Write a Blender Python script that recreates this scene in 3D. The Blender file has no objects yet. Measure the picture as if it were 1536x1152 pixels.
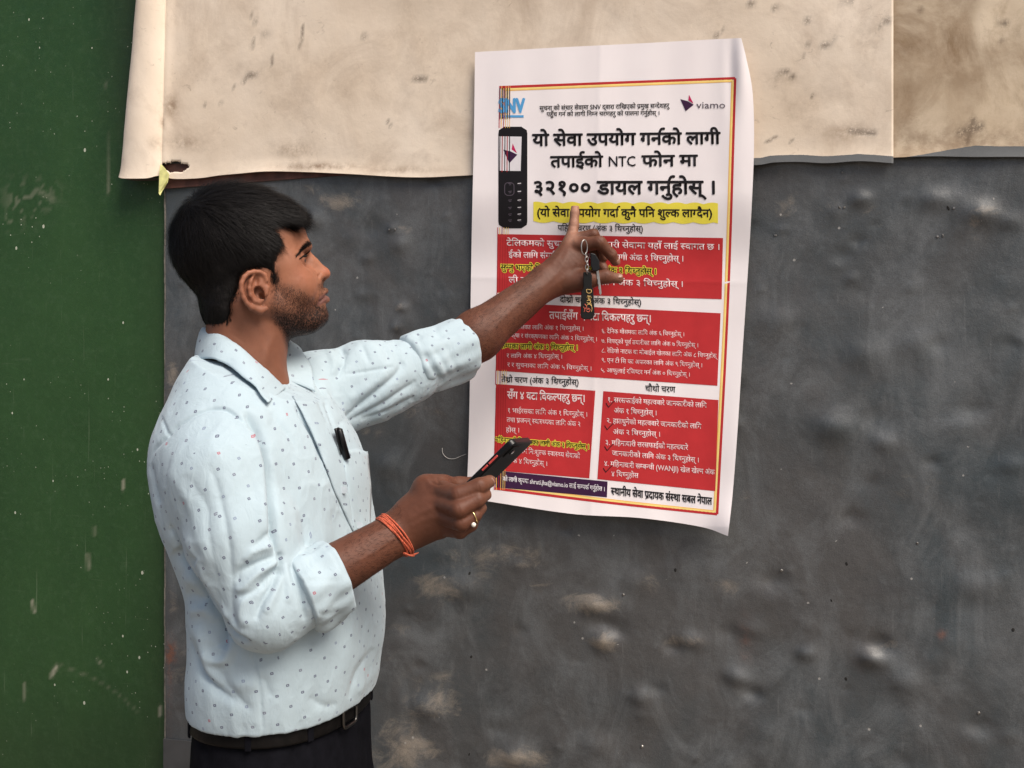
import bpy, math, random
import numpy as np
import openvdb
from mathutils import Vector, Matrix
from mathutils.bvhtree import BVHTree

# ------------------------------------------------------------------ camera
scene = bpy.context.scene
COL = scene.collection
F = 1500.0                      # focal length in photograph pixels
CAMZ = 1.45
cam_data = bpy.data.cameras.new('camera')
cam = bpy.data.objects.new('camera', cam_data)
COL.objects.link(cam)
cam.location = (0, 0, CAMZ)
cam.rotation_euler = (math.radians(90), 0, 0)
cam_data.sensor_width = 36.0
cam_data.lens = 36.0 * F / 1536.0
cam_data.clip_start = 0.05
cam_data.clip_end = 300.0
scene.camera = cam

# ------------------------------------------------------------------ sky, sun, exposure
SUN_ELEV, SUN_AZ = 50.0, 40.0   # degrees; azimuth measured from straight behind the camera towards the right
world = bpy.data.worlds.new('World')
scene.world = world
world.use_nodes = True
wn = world.node_tree.nodes
wl = world.node_tree.links
bg = wn['Background']
sky = wn.new('ShaderNodeTexSky')
sky.sky_type = 'NISHITA'
sky.sun_disc = False
sky.sun_elevation = math.radians(SUN_ELEV)
sky.sun_rotation = math.radians(180.0 - SUN_AZ)
sky.air_density = 1.0
sky.dust_density = 4.0
sky.ozone_density = 1.0
wl.new(sky.outputs[0], bg.inputs[0])
bg.inputs[1].default_value = 0.085
sun_data = bpy.data.lights.new('sun', 'SUN')
sun_data.energy = 2.6
sun_data.angle = math.radians(34)
sun_data.color = (1.0, 0.925, 0.83)
sun = bpy.data.objects.new('sun', sun_data)
COL.objects.link(sun)
_e, _a = math.radians(SUN_ELEV), math.radians(SUN_AZ)
_to = Vector((math.sin(_a) * math.cos(_e), -math.cos(_a) * math.cos(_e), math.sin(_e)))
sun.rotation_euler = _to.to_track_quat('Z', 'Y').to_euler()
sun.location = _to * 8
vs = scene.view_settings
vs.view_transform = 'Standard'
vs.look = 'None'
vs.exposure = 0.70
vs.gamma = 1.0
vs.use_curve_mapping = False

rng = np.random.default_rng(7)
random.seed(7)
# ------------------------------------------------------------------ helpers
def P(px, py, D):
    """point of the photograph's pixel (px, py) at distance D in front of the lens plane"""
    return np.array(((px - 768.0) / F * D, D, CAMZ + (576.0 - py) / F * D))

def tag(o, label=None, cat=None, group=None, kind=None):
    if label: o['label'] = label
    if cat: o['category'] = cat
    if group: o['group'] = group
    if kind: o['kind'] = kind
    return o

def empty(name, loc, label, cat, group=None):
    o = bpy.data.objects.new(name, None)
    o.location = Vector(loc)
    o.empty_display_size = 0.05
    COL.objects.link(o)
    return tag(o, label, cat, group)

def link_mesh(name, me, mat=None, parent=None, smooth=True):
    if mat is not None:
        for m in (mat if isinstance(mat, (list, tuple)) else [mat]):
            me.materials.append(m)
    if smooth and len(me.polygons):
        me.polygons.foreach_set('use_smooth', np.ones(len(me.polygons), dtype=bool))
    o = bpy.data.objects.new(name, me)
    COL.objects.link(o)
    if parent is not None:
        o.parent = parent
        o.matrix_parent_inverse = Matrix.Translation(-parent.location)
    return o

def np_mesh(name, V, Fc):
    """mesh from an (n,3) array and an (m,k) array of equally sided faces"""
    V = np.asarray(V, dtype=np.float32); Fc = np.asarray(Fc, dtype=np.int32)
    k = Fc.shape[1]
    me = bpy.data.meshes.new(name)
    me.vertices.add(len(V)); me.vertices.foreach_set('co', V.ravel())
    me.loops.add(Fc.size); me.loops.foreach_set('vertex_index', Fc.ravel())
    me.polygons.add(len(Fc))
    me.polygons.foreach_set('loop_start', np.arange(0, Fc.size, k, dtype=np.int32))
    me.update(calc_edges=True)
    return me

def py_mesh(name, V, Fc):
    me = bpy.data.meshes.new(name)
    me.from_pydata([tuple(map(float, v)) for v in V], [], [tuple(f) for f in Fc])
    me.update()
    return me

def grid_faces(nu, nv, close_u=False, flip=False):
    fs = []
    for i in range(nu if close_u else nu - 1):
        for j in range(nv - 1):
            a = i * nv + j; b = ((i + 1) % nu) * nv + j
            f = (a, b, b + 1, a + 1)
            fs.append(f[::-1] if flip else f)
    return fs

def tube(pts, radii, n=10, cap=True):
    """vertices and faces of a tube along pts"""
    pts = [np.array(p, float) for p in pts]
    if np.isscalar(radii): radii = [radii] * len(pts)
    V, Fc = [], []
    up = np.array((0.0, 0.0, 1.0))
    t0 = pts[1] - pts[0]; t0 /= np.linalg.norm(t0)
    if abs(t0 @ up) > 0.9: up = np.array((1.0, 0, 0))
    nrm = np.cross(t0, up); nrm /= np.linalg.norm(nrm)
    for i, p in enumerate(pts):
        t = pts[min(i + 1, len(pts) - 1)] - pts[max(i - 1, 0)]
        t = t / (np.linalg.norm(t) + 1e-12)
        nrm = nrm - t * (nrm @ t); nrm /= np.linalg.norm(nrm)
        b = np.cross(t, nrm)
        for k in range(n):
            a = 2 * math.pi * k / n
            V.append(p + radii[i] * (math.cos(a) * nrm + math.sin(a) * b))
    for i in range(len(pts) - 1):
        for k in range(n):
            a = i * n + k; b_ = i * n + (k + 1) % n
            Fc.append((a, b_, b_ + n, a + n))
    if cap:
        Fc.append(tuple(range(n - 1, -1, -1)))
        Fc.append(tuple(range((len(pts) - 1) * n, len(pts) * n)))
    return V, Fc

class MB:
    def __init__(self): self.V = []; self.F = []
    def add(self, V, Fc):
        o = len(self.V); self.V += [np.array(v, float) for v in V]; self.F += [tuple(i + o for i in f) for f in Fc]
        return self
    def tube(self, pts, r, n=10, cap=True): return self.add(*tube(pts, r, n, cap))
    def box(self, c, ax, ay, az):
        c, ax, ay, az = (np.array(q, float) for q in (c, ax, ay, az))
        V = [c + sx * ax + sy * ay + sz * az for sx in (-1, 1) for sy in (-1, 1) for sz in (-1, 1)]
        return self.add(V, [(0, 1, 3, 2), (4, 6, 7, 5), (0, 4, 5, 1), (2, 3, 7, 6), (0, 2, 6, 4), (1, 5, 7, 3)])
    def build(self, name, mat, parent=None, smooth=True, bevel=0.0, segs=2):
        o = link_mesh(name, py_mesh(name, self.V, self.F), mat, parent, smooth)
        if bevel:
            m = o.modifiers.new('bevel', 'BEVEL'); m.width = bevel; m.segments = segs; m.limit_method = 'ANGLE'
            m.angle_limit = math.radians(40)
            if smooth: m.harden_normals = True
        return o

def catmull(pts, n):
    pts = np.array(pts, float); m = len(pts)
    out = []
    Q = np.vstack([2 * pts[0] - pts[1], pts, 2 * pts[-1] - pts[-2]])
    for i in range(n):
        t = i / (n - 1) * (m - 1); k = min(int(t), m - 2); u = t - k
        p0, p1, p2, p3 = Q[k], Q[k + 1], Q[k + 2], Q[k + 3]
        out.append(0.5 * ((2 * p1) + (-p0 + p2) * u + (2 * p0 - 5 * p1 + 4 * p2 - p3) * u * u + (-p0 + 3 * p1 - 3 * p2 + p3) * u ** 3))
    return np.array(out)

def set_attr(me, name, arr, domain='POINT'):
    arr = np.asarray(arr, dtype=np.float32)
    if arr.ndim == 1:
        a = me.attributes.new(name, 'FLOAT', domain); a.data.foreach_set('value', arr)
    else:
        a = me.attributes.new(name, 'FLOAT_COLOR', domain)
        if arr.shape[1] == 3: arr = np.hstack([arr, np.ones((len(arr), 1), np.float32)])
        a.data.foreach_set('color', arr.ravel())

def poly_sdf(x, y, poly):
    """signed distance to a closed 2-D polygon, positive inside"""
    poly = np.array(poly, float); n = len(poly)
    d = np.full(x.shape, 1e9); inside = np.zeros(x.shape, bool)
    for i in range(n):
        ax, ay = poly[i]; bx, by = poly[(i + 1) % n]
        ex, ey = bx - ax, by - ay
        t = np.clip(((x - ax) * ex + (y - ay) * ey) / (ex * ex + ey * ey + 1e-12), 0, 1)
        d = np.minimum(d, (x - ax - t * ex) ** 2 + (y - ay - t * ey) ** 2)
        c = ((ay > y) != (by > y)) & (x < (bx - ax) * (y - ay) / ((by - ay) if by != ay else 1e-12) + ax)
        inside ^= c
    return np.where(inside, 1, -1) * np.sqrt(d)

def line_dist(x, y, pts):
    """distance to a polyline and the position (0..1) along it"""
    pts = np.array(pts, float)
    L = np.r_[0, np.cumsum(np.hypot(*(np.diff(pts, axis=0).T)))]
    d = np.full(x.shape, 1e18); s = np.zeros(x.shape)
    for i in range(len(pts) - 1):
        ex, ey = pts[i + 1] - pts[i]
        t = np.clip(((x - pts[i][0]) * ex + (y - pts[i][1]) * ey) / (ex * ex + ey * ey + 1e-12), 0, 1)
        q = (x - pts[i][0] - t * ex) ** 2 + (y - pts[i][1] - t * ey) ** 2
        m = q < d
        d = np.where(m, q, d); s = np.where(m, (L[i] + t * (L[i + 1] - L[i])) / L[-1], s)
    return np.sqrt(d), s

def sstep(a, b, x):
    t = np.clip((x - a) / (b - a), 0, 1)
    return t * t * (3 - 2 * t)

def vnoise(p, freq, seed=0):
    """smooth value noise in 3-D, about -1..1"""
    r = np.random.default_rng(seed).random((32, 32, 32)).astype(np.float32) * 2 - 1
    q = np.asarray(p, np.float32) * freq + 100.3
    i = np.floor(q).astype(int); f = q - i; f = f * f * (3 - 2 * f)
    out = 0
    for dx in (0, 1):
        for dy in (0, 1):
            for dz in (0, 1):
                w = (f[:, 0] if dx else 1 - f[:, 0]) * (f[:, 1] if dy else 1 - f[:, 1]) * (f[:, 2] if dz else 1 - f[:, 2])
                out = out + w * r[(i[:, 0] + dx) % 32, (i[:, 1] + dy) % 32, (i[:, 2] + dz) % 32]
    return out

def outward(V, Q):
    """face order whose normals point out of the closed surface"""
    a = V[Q[:, 2]] - V[Q[:, 0]]; b = V[Q[:, 3]] - V[Q[:, 1]]
    vol = (np.cross(a, b) * (V[Q].mean(1) - V.mean(0))).sum()
    return Q if vol > 0 else Q[:, ::-1]

# ---- a small volumetric sculpting kit
class Vol:
    def __init__(self, lo, hi, h):
        self.lo = np.array(lo, float); self.h = h
        self.n = np.ceil((np.array(hi) - self.lo) / h).astype(int) + 1
        self.v = np.full(self.n, 0.05, np.float32)
    def block(self, lo, hi):
        a = np.clip(np.floor((np.array(lo) - self.lo) / self.h).astype(int), 0, self.n)
        b = np.clip(np.ceil((np.array(hi) - self.lo) / self.h).astype(int) + 1, 0, self.n)
        if np.any(b <= a): return None, None
        ax = [(self.lo[i] + self.h * np.arange(a[i], b[i])).astype(np.float32) for i in range(3)]
        X, Y, Z = ax[0][:, None, None], ax[1][None, :, None], ax[2][None, None, :]
        return (slice(a[0], b[0]), slice(a[1], b[1]), slice(a[2], b[2])), (X, Y, Z)
    def put(self, sl, d, k, sub=False):
        a = self.v[sl]
        d = d.astype(np.float32)
        if sub:
            d = -d
            if k <= 0: self.v[sl] = np.maximum(a, d); return
            h = np.clip(0.5 - 0.5 * (d - a) / k, 0, 1)
            self.v[sl] = d * (1 - h) + a * h + k * h * (1 - h)
        else:
            if k <= 0: self.v[sl] = np.minimum(a, d); return
            h = np.clip(0.5 + 0.5 * (d - a) / k, 0, 1)
            self.v[sl] = d * (1 - h) + a * h - k * h * (1 - h)
            # note: h=1 keeps the old value
    def cone(self, a, b, ra, rb, k=0.01, sub=False, flat=None):
        a = np.array(a, float); b = np.array(b, float)
        m = max(ra, rb) * (1.0 if flat is None else max(1.0, flat[1])) + 0.012 + k
        sl, G = self.block(np.minimum(a, b) - m, np.maximum(a, b) + m)
        if sl is None: return
        X, Y, Z = G
        e = b - a; L2 = float(e @ e) + 1e-12
        px, py, pz = X - a[0], Y - a[1], Z - a[2]
        t = np.clip((px * e[0] + py * e[1] + pz * e[2]) / L2, 0, 1)
        qx, qy, qz = px - t * e[0], py - t * e[1], pz - t * e[2]
        r = ra + (rb - ra) * t
        if flat is not None:
            n, s = np.array(flat[0], float), flat[1]
            n = n / np.linalg.norm(n)
            c = qx * n[0] + qy * n[1] + qz * n[2]
            f = 1 / s - 1
            qx, qy, qz = qx + c * n[0] * f, qy + c * n[1] * f, qz + c * n[2] * f
            d = (np.sqrt(qx * qx + qy * qy + qz * qz) - r) * min(1.0, s)
        else:
            d = np.sqrt(qx * qx + qy * qy + qz * qz) - r
        self.put(sl, d, k, sub)
    def chain(self, pts, radii, k=0.006, sub=False, flat=None):
        for i in range(len(pts) - 1):
            self.cone(pts[i], pts[i + 1], radii[i], radii[i + 1], k, sub, flat)
    def ell(self, c, r, R=None, k=0.01, sub=False):
        """ellipsoid; R = rows are its axes"""
        c = np.array(c, float); r = np.array(r, float)
        R = np.eye(3) if R is None else np.array(R, float)
        ext = np.sqrt(((R * r[:, None]) ** 2).sum(0)) + 0.012 + k
        sl, G = self.block(c - ext, c + ext)
        if sl is None: return
        X, Y, Z = G
        x, y, z = X - c[0], Y - c[1], Z - c[2]
        q = [(x * R[i, 0] + y * R[i, 1] + z * R[i, 2]) for i in range(3)]
        k0 = np.sqrt(sum((q[i] / r[i]) ** 2 for i in range(3)))
        k1 = np.sqrt(sum((q[i] / r[i] ** 2) ** 2 for i in range(3))) + 1e-9
        self.put(sl, k0 * (k0 - 1) / k1, k, sub)
    def mesh(self, iso=0.0):
        g = openvdb.FloatGrid(background=0.05)
        g.copyFromArray(self.v, tolerance=0.0)
        pts, tri, quad = g.convertToPolygons(isovalue=iso, adaptivity=0.0)
        pts = np.asarray(pts, float) * self.h + self.lo
        quad = np.asarray(quad)
        return pts, outward(pts, quad)

def smooth_verts(V, Q, it=1, lam=0.5):
    n = len(V)
    e = np.vstack([Q[:, [0, 1]], Q[:, [1, 2]], Q[:, [2, 3]], Q[:, [3, 0]]])
    cnt = np.bincount(e[:, 0], minlength=n) + np.bincount(e[:, 1], minlength=n)
    cnt = np.maximum(cnt, 1)[:, None]
    for _ in range(it):
        for l in (lam, -lam * 1.03):
            acc = np.stack([np.bincount(e[:, 0], V[e[:, 1], i], n) + np.bincount(e[:, 1], V[e[:, 0], i], n) for i in range(3)], 1)
            V = V + l * (acc / cnt - V)
    return V

def vert_normals(V, Q):
    a = V[Q[:, 2]] - V[Q[:, 0]]; b = V[Q[:, 3]] - V[Q[:, 1]]
    fn = np.cross(a, b)
    n = np.zeros_like(V)
    for k in range(4):
        for i in range(3):
            n[:, i] += np.bincount(Q[:, k], fn[:, i], len(V))
    return n / (np.linalg.norm(n, axis=1, keepdims=True) + 1e-12)

def project(V):
    """photograph pixel of each point"""
    return 768 + F * V[:, 0] / V[:, 1], 576 - F * (V[:, 2] - CAMZ) / V[:, 1]
# ------------------------------------------------------------------ materials
class NT:
    def __init__(self, name):
        self.m = bpy.data.materials.new(name); self.m.use_nodes = True
        self.t = self.m.node_tree; self.b = self.t.nodes['Principled BSDF']
    def n(self, typ, **kw):
        o = self.t.nodes.new(typ)
        for k, v in kw.items():
            if k.startswith('i_'): o.inputs[int(k[2:])].default_value = v
            else: setattr(o, k, v)
        return o
    def l(self, a, b): self.t.links.new(a, b)
    def attr(self, name): return self.n('ShaderNodeAttribute', attribute_name=name)
    def obj(self): return self.n('ShaderNodeTexCoord').outputs['Object']
    def mapv(self, vec, scale=(1, 1, 1), rot=(0, 0, 0)):
        m = self.n('ShaderNodeMapping'); m.inputs['Scale'].default_value = scale; m.inputs['Rotation'].default_value = rot
        self.l(vec, m.inputs['Vector']); return m.outputs[0]
    def noise(self, vec, scale, detail=4, rough=0.55, dist=0.0):
        o = self.n('ShaderNodeTexNoise'); o.inputs['Scale'].default_value = scale; o.inputs['Detail'].default_value = detail
        o.inputs['Roughness'].default_value = rough; o.inputs['Distortion'].default_value = dist
        if vec is not None: self.l(vec, o.inputs['Vector'])
        return o.outputs['Fac']
    def ramp(self, fac, stops, interp='LINEAR'):
        o = self.n('ShaderNodeValToRGB'); o.color_ramp.interpolation = interp
        e = o.color_ramp.elements
        while len(e) < len(stops): e.new(0.5)
        for k, (p, c) in enumerate(stops):
            e[k].position = p; e[k].color = (c, c, c, 1) if np.isscalar(c) else (*c, 1)
        self.l(fac, o.inputs[0]); return o.outputs[0]
    def mix(self, fac, a, b, mode='MIX'):
        o = self.n('ShaderNodeMix', data_type='RGBA', blend_type=mode)
        for s, v in ((0, fac), (6, a), (7, b)):
            if isinstance(v, (int, float)): o.inputs[s].default_value = v if s == 0 else (v, v, v, 1)
            elif isinstance(v, tuple): o.inputs[s].default_value = (*v, 1)
            else: self.l(v, o.inputs[s])
        return o.outputs[2]
    def math(self, op, a, b=0.5, clamp=False):
        o = self.n('ShaderNodeMath', operation=op, use_clamp=clamp)
        for s, v in ((0, a), (1, b)):
            if isinstance(v, (int, float)): o.inputs[s].default_value = v
            else: self.l(v, o.inputs[s])
        return o.outputs[0]
    def bump(self, h, strength=0.3, dist=0.001, prev=None):
        o = self.n('ShaderNodeBump'); o.inputs['Strength'].default_value = strength; o.inputs['Distance'].default_value = dist
        self.l(h, o.inputs['Height'])
        if prev is not None: self.l(prev, o.inputs['Normal'])
        return o.outputs[0]
    def set(self, **kw):
        for k, v in kw.items():
            k = {'color': 'Base Color', 'rough': 'Roughness', 'spec': 'Specular IOR Level', 'normal': 'Normal', 'metal': 'Metallic',
                 'sss': 'Subsurface Weight', 'sheen': 'Sheen Weight', 'coat': 'Coat Weight'}[k]
            if isinstance(v, (int, float)): self.b.inputs[k].default_value = v
            elif isinstance(v, tuple): self.b.inputs[k].default_value = (*v, 1)
            else: self.l(v, self.b.inputs[k])
        return self
def plain(name, col, rough=0.6, metal=0.0, noise=0.15, nscale=60, bump=0.15, spec=0.5, coat=0.0):
    t = NT(name); v = t.obj(); f = t.noise(v, nscale, 4)
    c = t.mix(t.ramp(f, [(0.3, 0.0), (0.7, 1.0)]), tuple(x * (1 - noise) for x in col), tuple(min(1, x * (1 + noise)) for x in col))
    t.set(color=c, rough=rough, metal=metal, spec=spec, coat=coat, normal=t.bump(t.noise(v, nscale * 6, 3), bump, 0.0005))
    return t.m

# skin: colour attribute (lips, beard shadow, nails) with pores and blotches
t = NT('skin'); v = t.obj()
col = t.attr('skin_col').outputs['Color']
blot = t.ramp(t.noise(v, 28, 5, 0.6), [(0.3, 0.86), (0.7, 1.10)])
col = t.mix(1.0, col, blot, 'MULTIPLY')
beard = t.attr('beard').outputs['Fac']
hairs = t.ramp(t.noise(t.mapv(v, (1, 1, 0.45)), 620, 2, 0.6), [(0.44, 0.0), (0.56, 1.0)])
bf = t.math('MULTIPLY', beard, t.math('ADD', 0.48, t.math('MULTIPLY', hairs, 0.52)), True)
col = t.mix(bf, col, (0.018, 0.011, 0.009))
n1 = t.bump(t.noise(v, 900, 2, 0.5), 0.22, 0.0004)
n2 = t.bump(t.noise(v, 160, 4, 0.6), 0.28, 0.0010, n1)
t.set(color=col, rough=t.math('ADD', 0.50, t.math('MULTIPLY', t.noise(v, 60, 3), 0.16)), spec=0.30, normal=n2, sss=0.06)
t.b.inputs['Subsurface Radius'].default_value = (0.008, 0.003, 0.0015)
t.b.inputs['Subsurface Scale'].default_value = 1.0
MSKIN = t.m

# shirt cloth: pale blue with small printed motifs
def cloth_mat(name, printed=True, base=(0.365, 0.452, 0.498)):
    t = NT(name); v = t.obj()
    uv = t.n('ShaderNodeUVMap', uv_map='cloth').outputs[0]
    col = t.mix(t.ramp(t.noise(v, 9, 4), [(0.3, 0.0), (0.7, 1.0)]), tuple(x * 0.96 for x in base), tuple(x * 1.03 for x in base))
    if printed:
        vo = t.n('ShaderNodeTexVoronoi', voronoi_dimensions='2D', feature='F1', distance='MINKOWSKI')
        vo.inputs['Scale'].default_value = 1.0; vo.inputs['Randomness'].default_value = 0.34; vo.inputs['Exponent'].default_value = 1.2
        t.l(t.mapv(uv, (42, 42, 1), (0, 0, math.radians(38))), vo.inputs['Vector'])
        d = vo.outputs['Distance']
        ring = t.math('MULTIPLY', t.math('LESS_THAN', d, 0.100), t.math('GREATER_THAN', d, 0.045))
        rnd = t.n('ShaderNodeSeparateColor'); t.l(vo.outputs['Color'], rnd.inputs[0])
        dc = t.ramp(rnd.outputs[0], [(0.0, (0.10, 0.11, 0.16)), (0.55, (0.16, 0.17, 0.22)), (0.8, (0.20, 0.24, 0.32)), (0.96, (0.36, 0.13, 0.16))], 'CONSTANT')
        core = t.math('LESS_THAN', d, 0.045)
        col = t.mix(t.math('MULTIPLY', ring, 0.95), col, dc)
        col = t.mix(t.math('MULTIPLY', core, 0.45), col, dc)
    wv = t.n('ShaderNodeTexWave', wave_type='BANDS', bands_direction='X'); wv.inputs['Scale'].default_value = 420
    t.l(uv, wv.inputs['Vector'])
    wv2 = t.n('ShaderNodeTexWave', wave_type='BANDS', bands_direction='Y'); wv2.inputs['Scale'].default_value = 420
    t.l(uv, wv2.inputs['Vector'])
    n = t.bump(t.math('ADD', wv.outputs['Fac'], wv2.outputs['Fac']), 0.10, 0.0003)
    n = t.bump(t.noise(t.mapv(v, (1, 1, 0.5)), 60, 5, 0.6, 0.8), 0.5, 0.0030, n)
    n = t.bump(t.noise(v, 210, 3), 0.2, 0.0008, n)
    t.set(color=col, rough=0.82, spec=0.25, sheen=0.15, normal=n)
    return t.m
MSHIRT = cloth_mat('shirt_cloth')
MSHIRTP = cloth_mat('shirt_cloth_plain', False, (0.62, 0.72, 0.78))

# hair
t = NT('hair'); v = t.obj()
t.set(color=t.mix(t.noise(v, 300, 3), (0.003, 0.0025, 0.0025), (0.009, 0.0075, 0.007)), rough=0.6, spec=0.14,
      normal=t.bump(t.noise(t.mapv(v, (1, 1, 1)), 500, 3), 0.6, 0.001))
MHAIR = t.m
MTROU = plain('trouser_cloth', (0.005, 0.005, 0.007), 0.85, noise=0.25, bump=0.3, spec=0.05)
MBELT = plain('belt_leather', (0.0045, 0.0038, 0.0036), 0.5, noise=0.4, bump=0.3, spec=0.12)
MBLACK = plain('black_plastic', (0.004, 0.004, 0.005), 0.3, noise=0.2, bump=0.02, spec=0.3)
MSTEEL = plain('steel', (0.36, 0.34, 0.32), 0.35, metal=1.0, noise=0.2)
MGOLD = plain('gold', (0.80, 0.58, 0.28), 0.25, metal=1.0, noise=0.1)
MTHREAD = plain('orange_thread', (0.44, 0.085, 0.038), 0.85, noise=0.45, nscale=400, bump=0.8)
MEYE = plain('eyeball', (0.055, 0.038, 0.032), 0.15, noise=0.1, bump=0.0)  # eyeball in dark brown, so the whole eye slit reads dark
MIRIS = plain('iris', (0.012, 0.007, 0.005), 0.1, noise=0.3, bump=0.0)
MNAIL = plain('nail', (0.24, 0.125, 0.09), 0.45, noise=0.08, bump=0.05)
MLEATHER = plain('black_leather', (0.004, 0.004, 0.004), 0.55, noise=0.3, bump=0.3, spec=0.2)
MSHOE = plain('shoe_leather', (0.02, 0.015, 0.012), 0.35, noise=0.3, bump=0.2)
# ------------------------------------------------------------------ the wall behind him
WT = 0.34                                                  # the wall comes nearer towards the right
_k = math.sqrt(1 + WT * WT)
WS = np.array((1.0, -WT, 0.0)) / _k                        # along the wall to the right
WN = np.array((-WT, -1.0, 0.0)) / _k                       # out of the wall, towards the street
WO = np.array((0.0, 2.0, 0.0))
def SZ(s, z, h=0.0):
    s, z, h = np.broadcast_arrays(np.asarray(s, float), np.asarray(z, float), np.asarray(h, float))
    return WO + s[..., None] * WS + h[..., None] * WN + z[..., None] * np.array((0, 0, 1.0))
def to_sz(px, py, h=0.0):
    """wall coordinates (metres along, metres up) of what the photograph shows at a pixel, h metres off the wall"""
    u = (np.asarray(px, float) - 768) / F; v = (576 - np.asarray(py, float)) / F
    t = (WO @ WN + h) / (u * WN[0] + WN[1])
    x, y, z = u * t, t, CAMZ + v * t
    return (x - WO[0]) * WS[0] + (y - WO[1]) * WS[1], z
def WP(px, py, h=0.0):
    s, z = to_sz(px, py, h)
    return SZ(s, z, h)
def to_px(s, z):
    p = SZ(s, z).reshape(-1, 3); a, b = project(p)
    return a.reshape(np.shape(s)), b.reshape(np.shape(s))

# materials
def weather_mat(name, base, base2, stain_attr=None, stain=(0.3, 0.25, 0.2), rough=0.6, bumps=0.5, flecks=None, fleck_scale=40, spec=0.4):
    t = NT(name); v = t.obj()
    c = t.mix(t.ramp(t.noise(v, 2.6, 8, 0.62, 0.5), [(0.32, 0.0), (0.66, 1.0)]), base, base2)
    c = t.mix(t.ramp(t.noise(t.mapv(v, (1, 1, 0.28)), 22, 6, 0.65), [(0.35, 0.82), (0.7, 1.16)]), (0, 0, 0), c)
    return t, v, c

# grey painted sheet
t = NT('grey_paint'); v = t.obj()
c = t.mix(t.ramp(t.noise(v, 2.2, 8, 0.65, 0.4), [(0.38, 0.0), (0.60, 1.0)]), (0.042, 0.053, 0.059), (0.068, 0.066, 0.065))
c = t.mix(t.ramp(t.noise(t.mapv(v, (1, 1, 0.6)), 9, 8, 0.7, 0.8), [(0.46, 0.0), (0.70, 0.85)]), c, (0.118, 0.124, 0.128))
c = t.mix(t.ramp(t.noise(v, 5, 6, 0.7, 1.0), [(0.55, 0.0), (0.75, 0.7)]), c, (0.046, 0.045, 0.046))
wear = t.attr('wear').outputs['Fac']
wnz = t.math('MULTIPLY', t.math('SUBTRACT', t.noise(t.mapv(v, (1, 1, 1.5)), 15, 10, 0.78, 0.9), 0.5), 2.6)
wm = t.ramp(t.math('ADD', t.math('MULTIPLY', wear, 0.8), wnz), [(0.22, 0.0), (1.1, 0.66)])
wm = t.math('MULTIPLY', wm, t.math('GREATER_THAN', wear, 0.03))
wm = t.math('MULTIPLY', wm, t.ramp(wear, [(0.03, 0.0), (0.30, 1.0)]))
c = t.mix(wm, c, (0.33, 0.275, 0.215))
rusty = t.attr('rust').outputs['Fac']
c = t.mix(t.math('MULTIPLY', rusty, t.ramp(t.noise(v, 60, 6, 0.7), [(0.4, 0.0), (0.6, 1.0)]), True), c, (0.17, 0.07, 0.045))
vo = t.n('ShaderNodeTexVoronoi', feature='F1'); vo.inputs['Scale'].default_value = 30; t.l(v, vo.inputs['Vector'])
fl = t.math('MULTIPLY', t.math('LESS_THAN', vo.outputs['Distance'], 0.075), t.math('GREATER_THAN', t.noise(v, 30, 2), 0.60))
c = t.mix(t.math('MULTIPLY', fl, 0.6), c, (0.42, 0.40, 0.37))
sp = t.ramp(t.noise(v, 520, 5, 0.75), [(0.33, 0.72), (0.67, 1.22)])
c = t.mix(1.0, c, sp, 'MULTIPLY')
scr = t.ramp(t.noise(t.mapv(v, (1, 1, 0.06), (0, 0.12, 0)), 150, 3, 0.6), [(0.66, 0.0), (0.72, 0.45)])
c = t.mix(t.math('MULTIPLY', scr, 0.35), c, (0.2, 0.2, 0.2))
n_ = t.bump(t.noise(v, 420, 4, 0.65), 0.45, 0.0009)
n_ = t.bump(t.noise(v, 60, 5, 0.6), 0.30, 0.0025, n_)
n_ = t.bump(t.noise(v, 16, 3, 0.5), 0.18, 0.010, n_)
t.set(color=c, rough=t.ramp(t.noise(v, 12, 6, 0.7), [(0.3, 0.34), (0.7, 0.58)]), spec=0.5, normal=n_)
MGREY = t.m
# green painted board
t = NT('green_paint'); v = t.obj()
c = t.mix(t.ramp(t.noise(t.mapv(v, (1, 1, 0.5)), 3.0, 7, 0.6), [(0.3, 0.0), (0.7, 1.0)]), (0.0145, 0.046, 0.013), (0.026, 0.070, 0.020))
c = t.mix(t.ramp(t.noise(t.mapv(v, (1, 1, 0.9)), 60, 7, 0.75), [(0.50, 0.0), (0.8, 0.42)]), c, (0.062, 0.112, 0.054))
vo = t.n('ShaderNodeTexVoronoi', feature='F1'); vo.inputs['Scale'].default_value = 26; t.l(t.mapv(v, (1, 1, 0.7)), vo.inputs['Vector'])
clus = t.ramp(t.noise(v, 3.2, 4, 0.6), [(0.50, 0.0), (0.62, 1.0)])
rs = t.n('ShaderNodeSeparateColor'); t.l(vo.outputs['Color'], rs.inputs[0])
fl = t.math('MULTIPLY', t.math('LESS_THAN', vo.outputs['Distance'], t.math('MULTIPLY', rs.outputs[0], 0.085)), t.math('GREATER_THAN', t.math('ADD', rs.outputs[1], t.math('MULTIPLY', clus, 0.40)), 0.52))
vo2 = t.n('ShaderNodeTexVoronoi', feature='F1'); vo2.inputs['Scale'].default_value = 95; t.l(v, vo2.inputs['Vector'])
rs2 = t.n('ShaderNodeSeparateColor'); t.l(vo2.outputs['Color'], rs2.inputs[0])
fl2 = t.math('MULTIPLY', t.math('LESS_THAN', vo2.outputs['Distance'], 0.14), t.math('MULTIPLY', t.math('GREATER_THAN', rs2.outputs[0], 0.80), clus))
c = t.mix(t.math('MULTIPLY', t.math('MAXIMUM', fl, fl2), 0.9), c, (0.46, 0.48, 0.38))
scr = t.ramp(t.noise(t.mapv(v, (1, 1, 0.035), (0, 0.05, 0)), 130, 3, 0.6), [(0.68, 0.0), (0.73, 1.0)])
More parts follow.
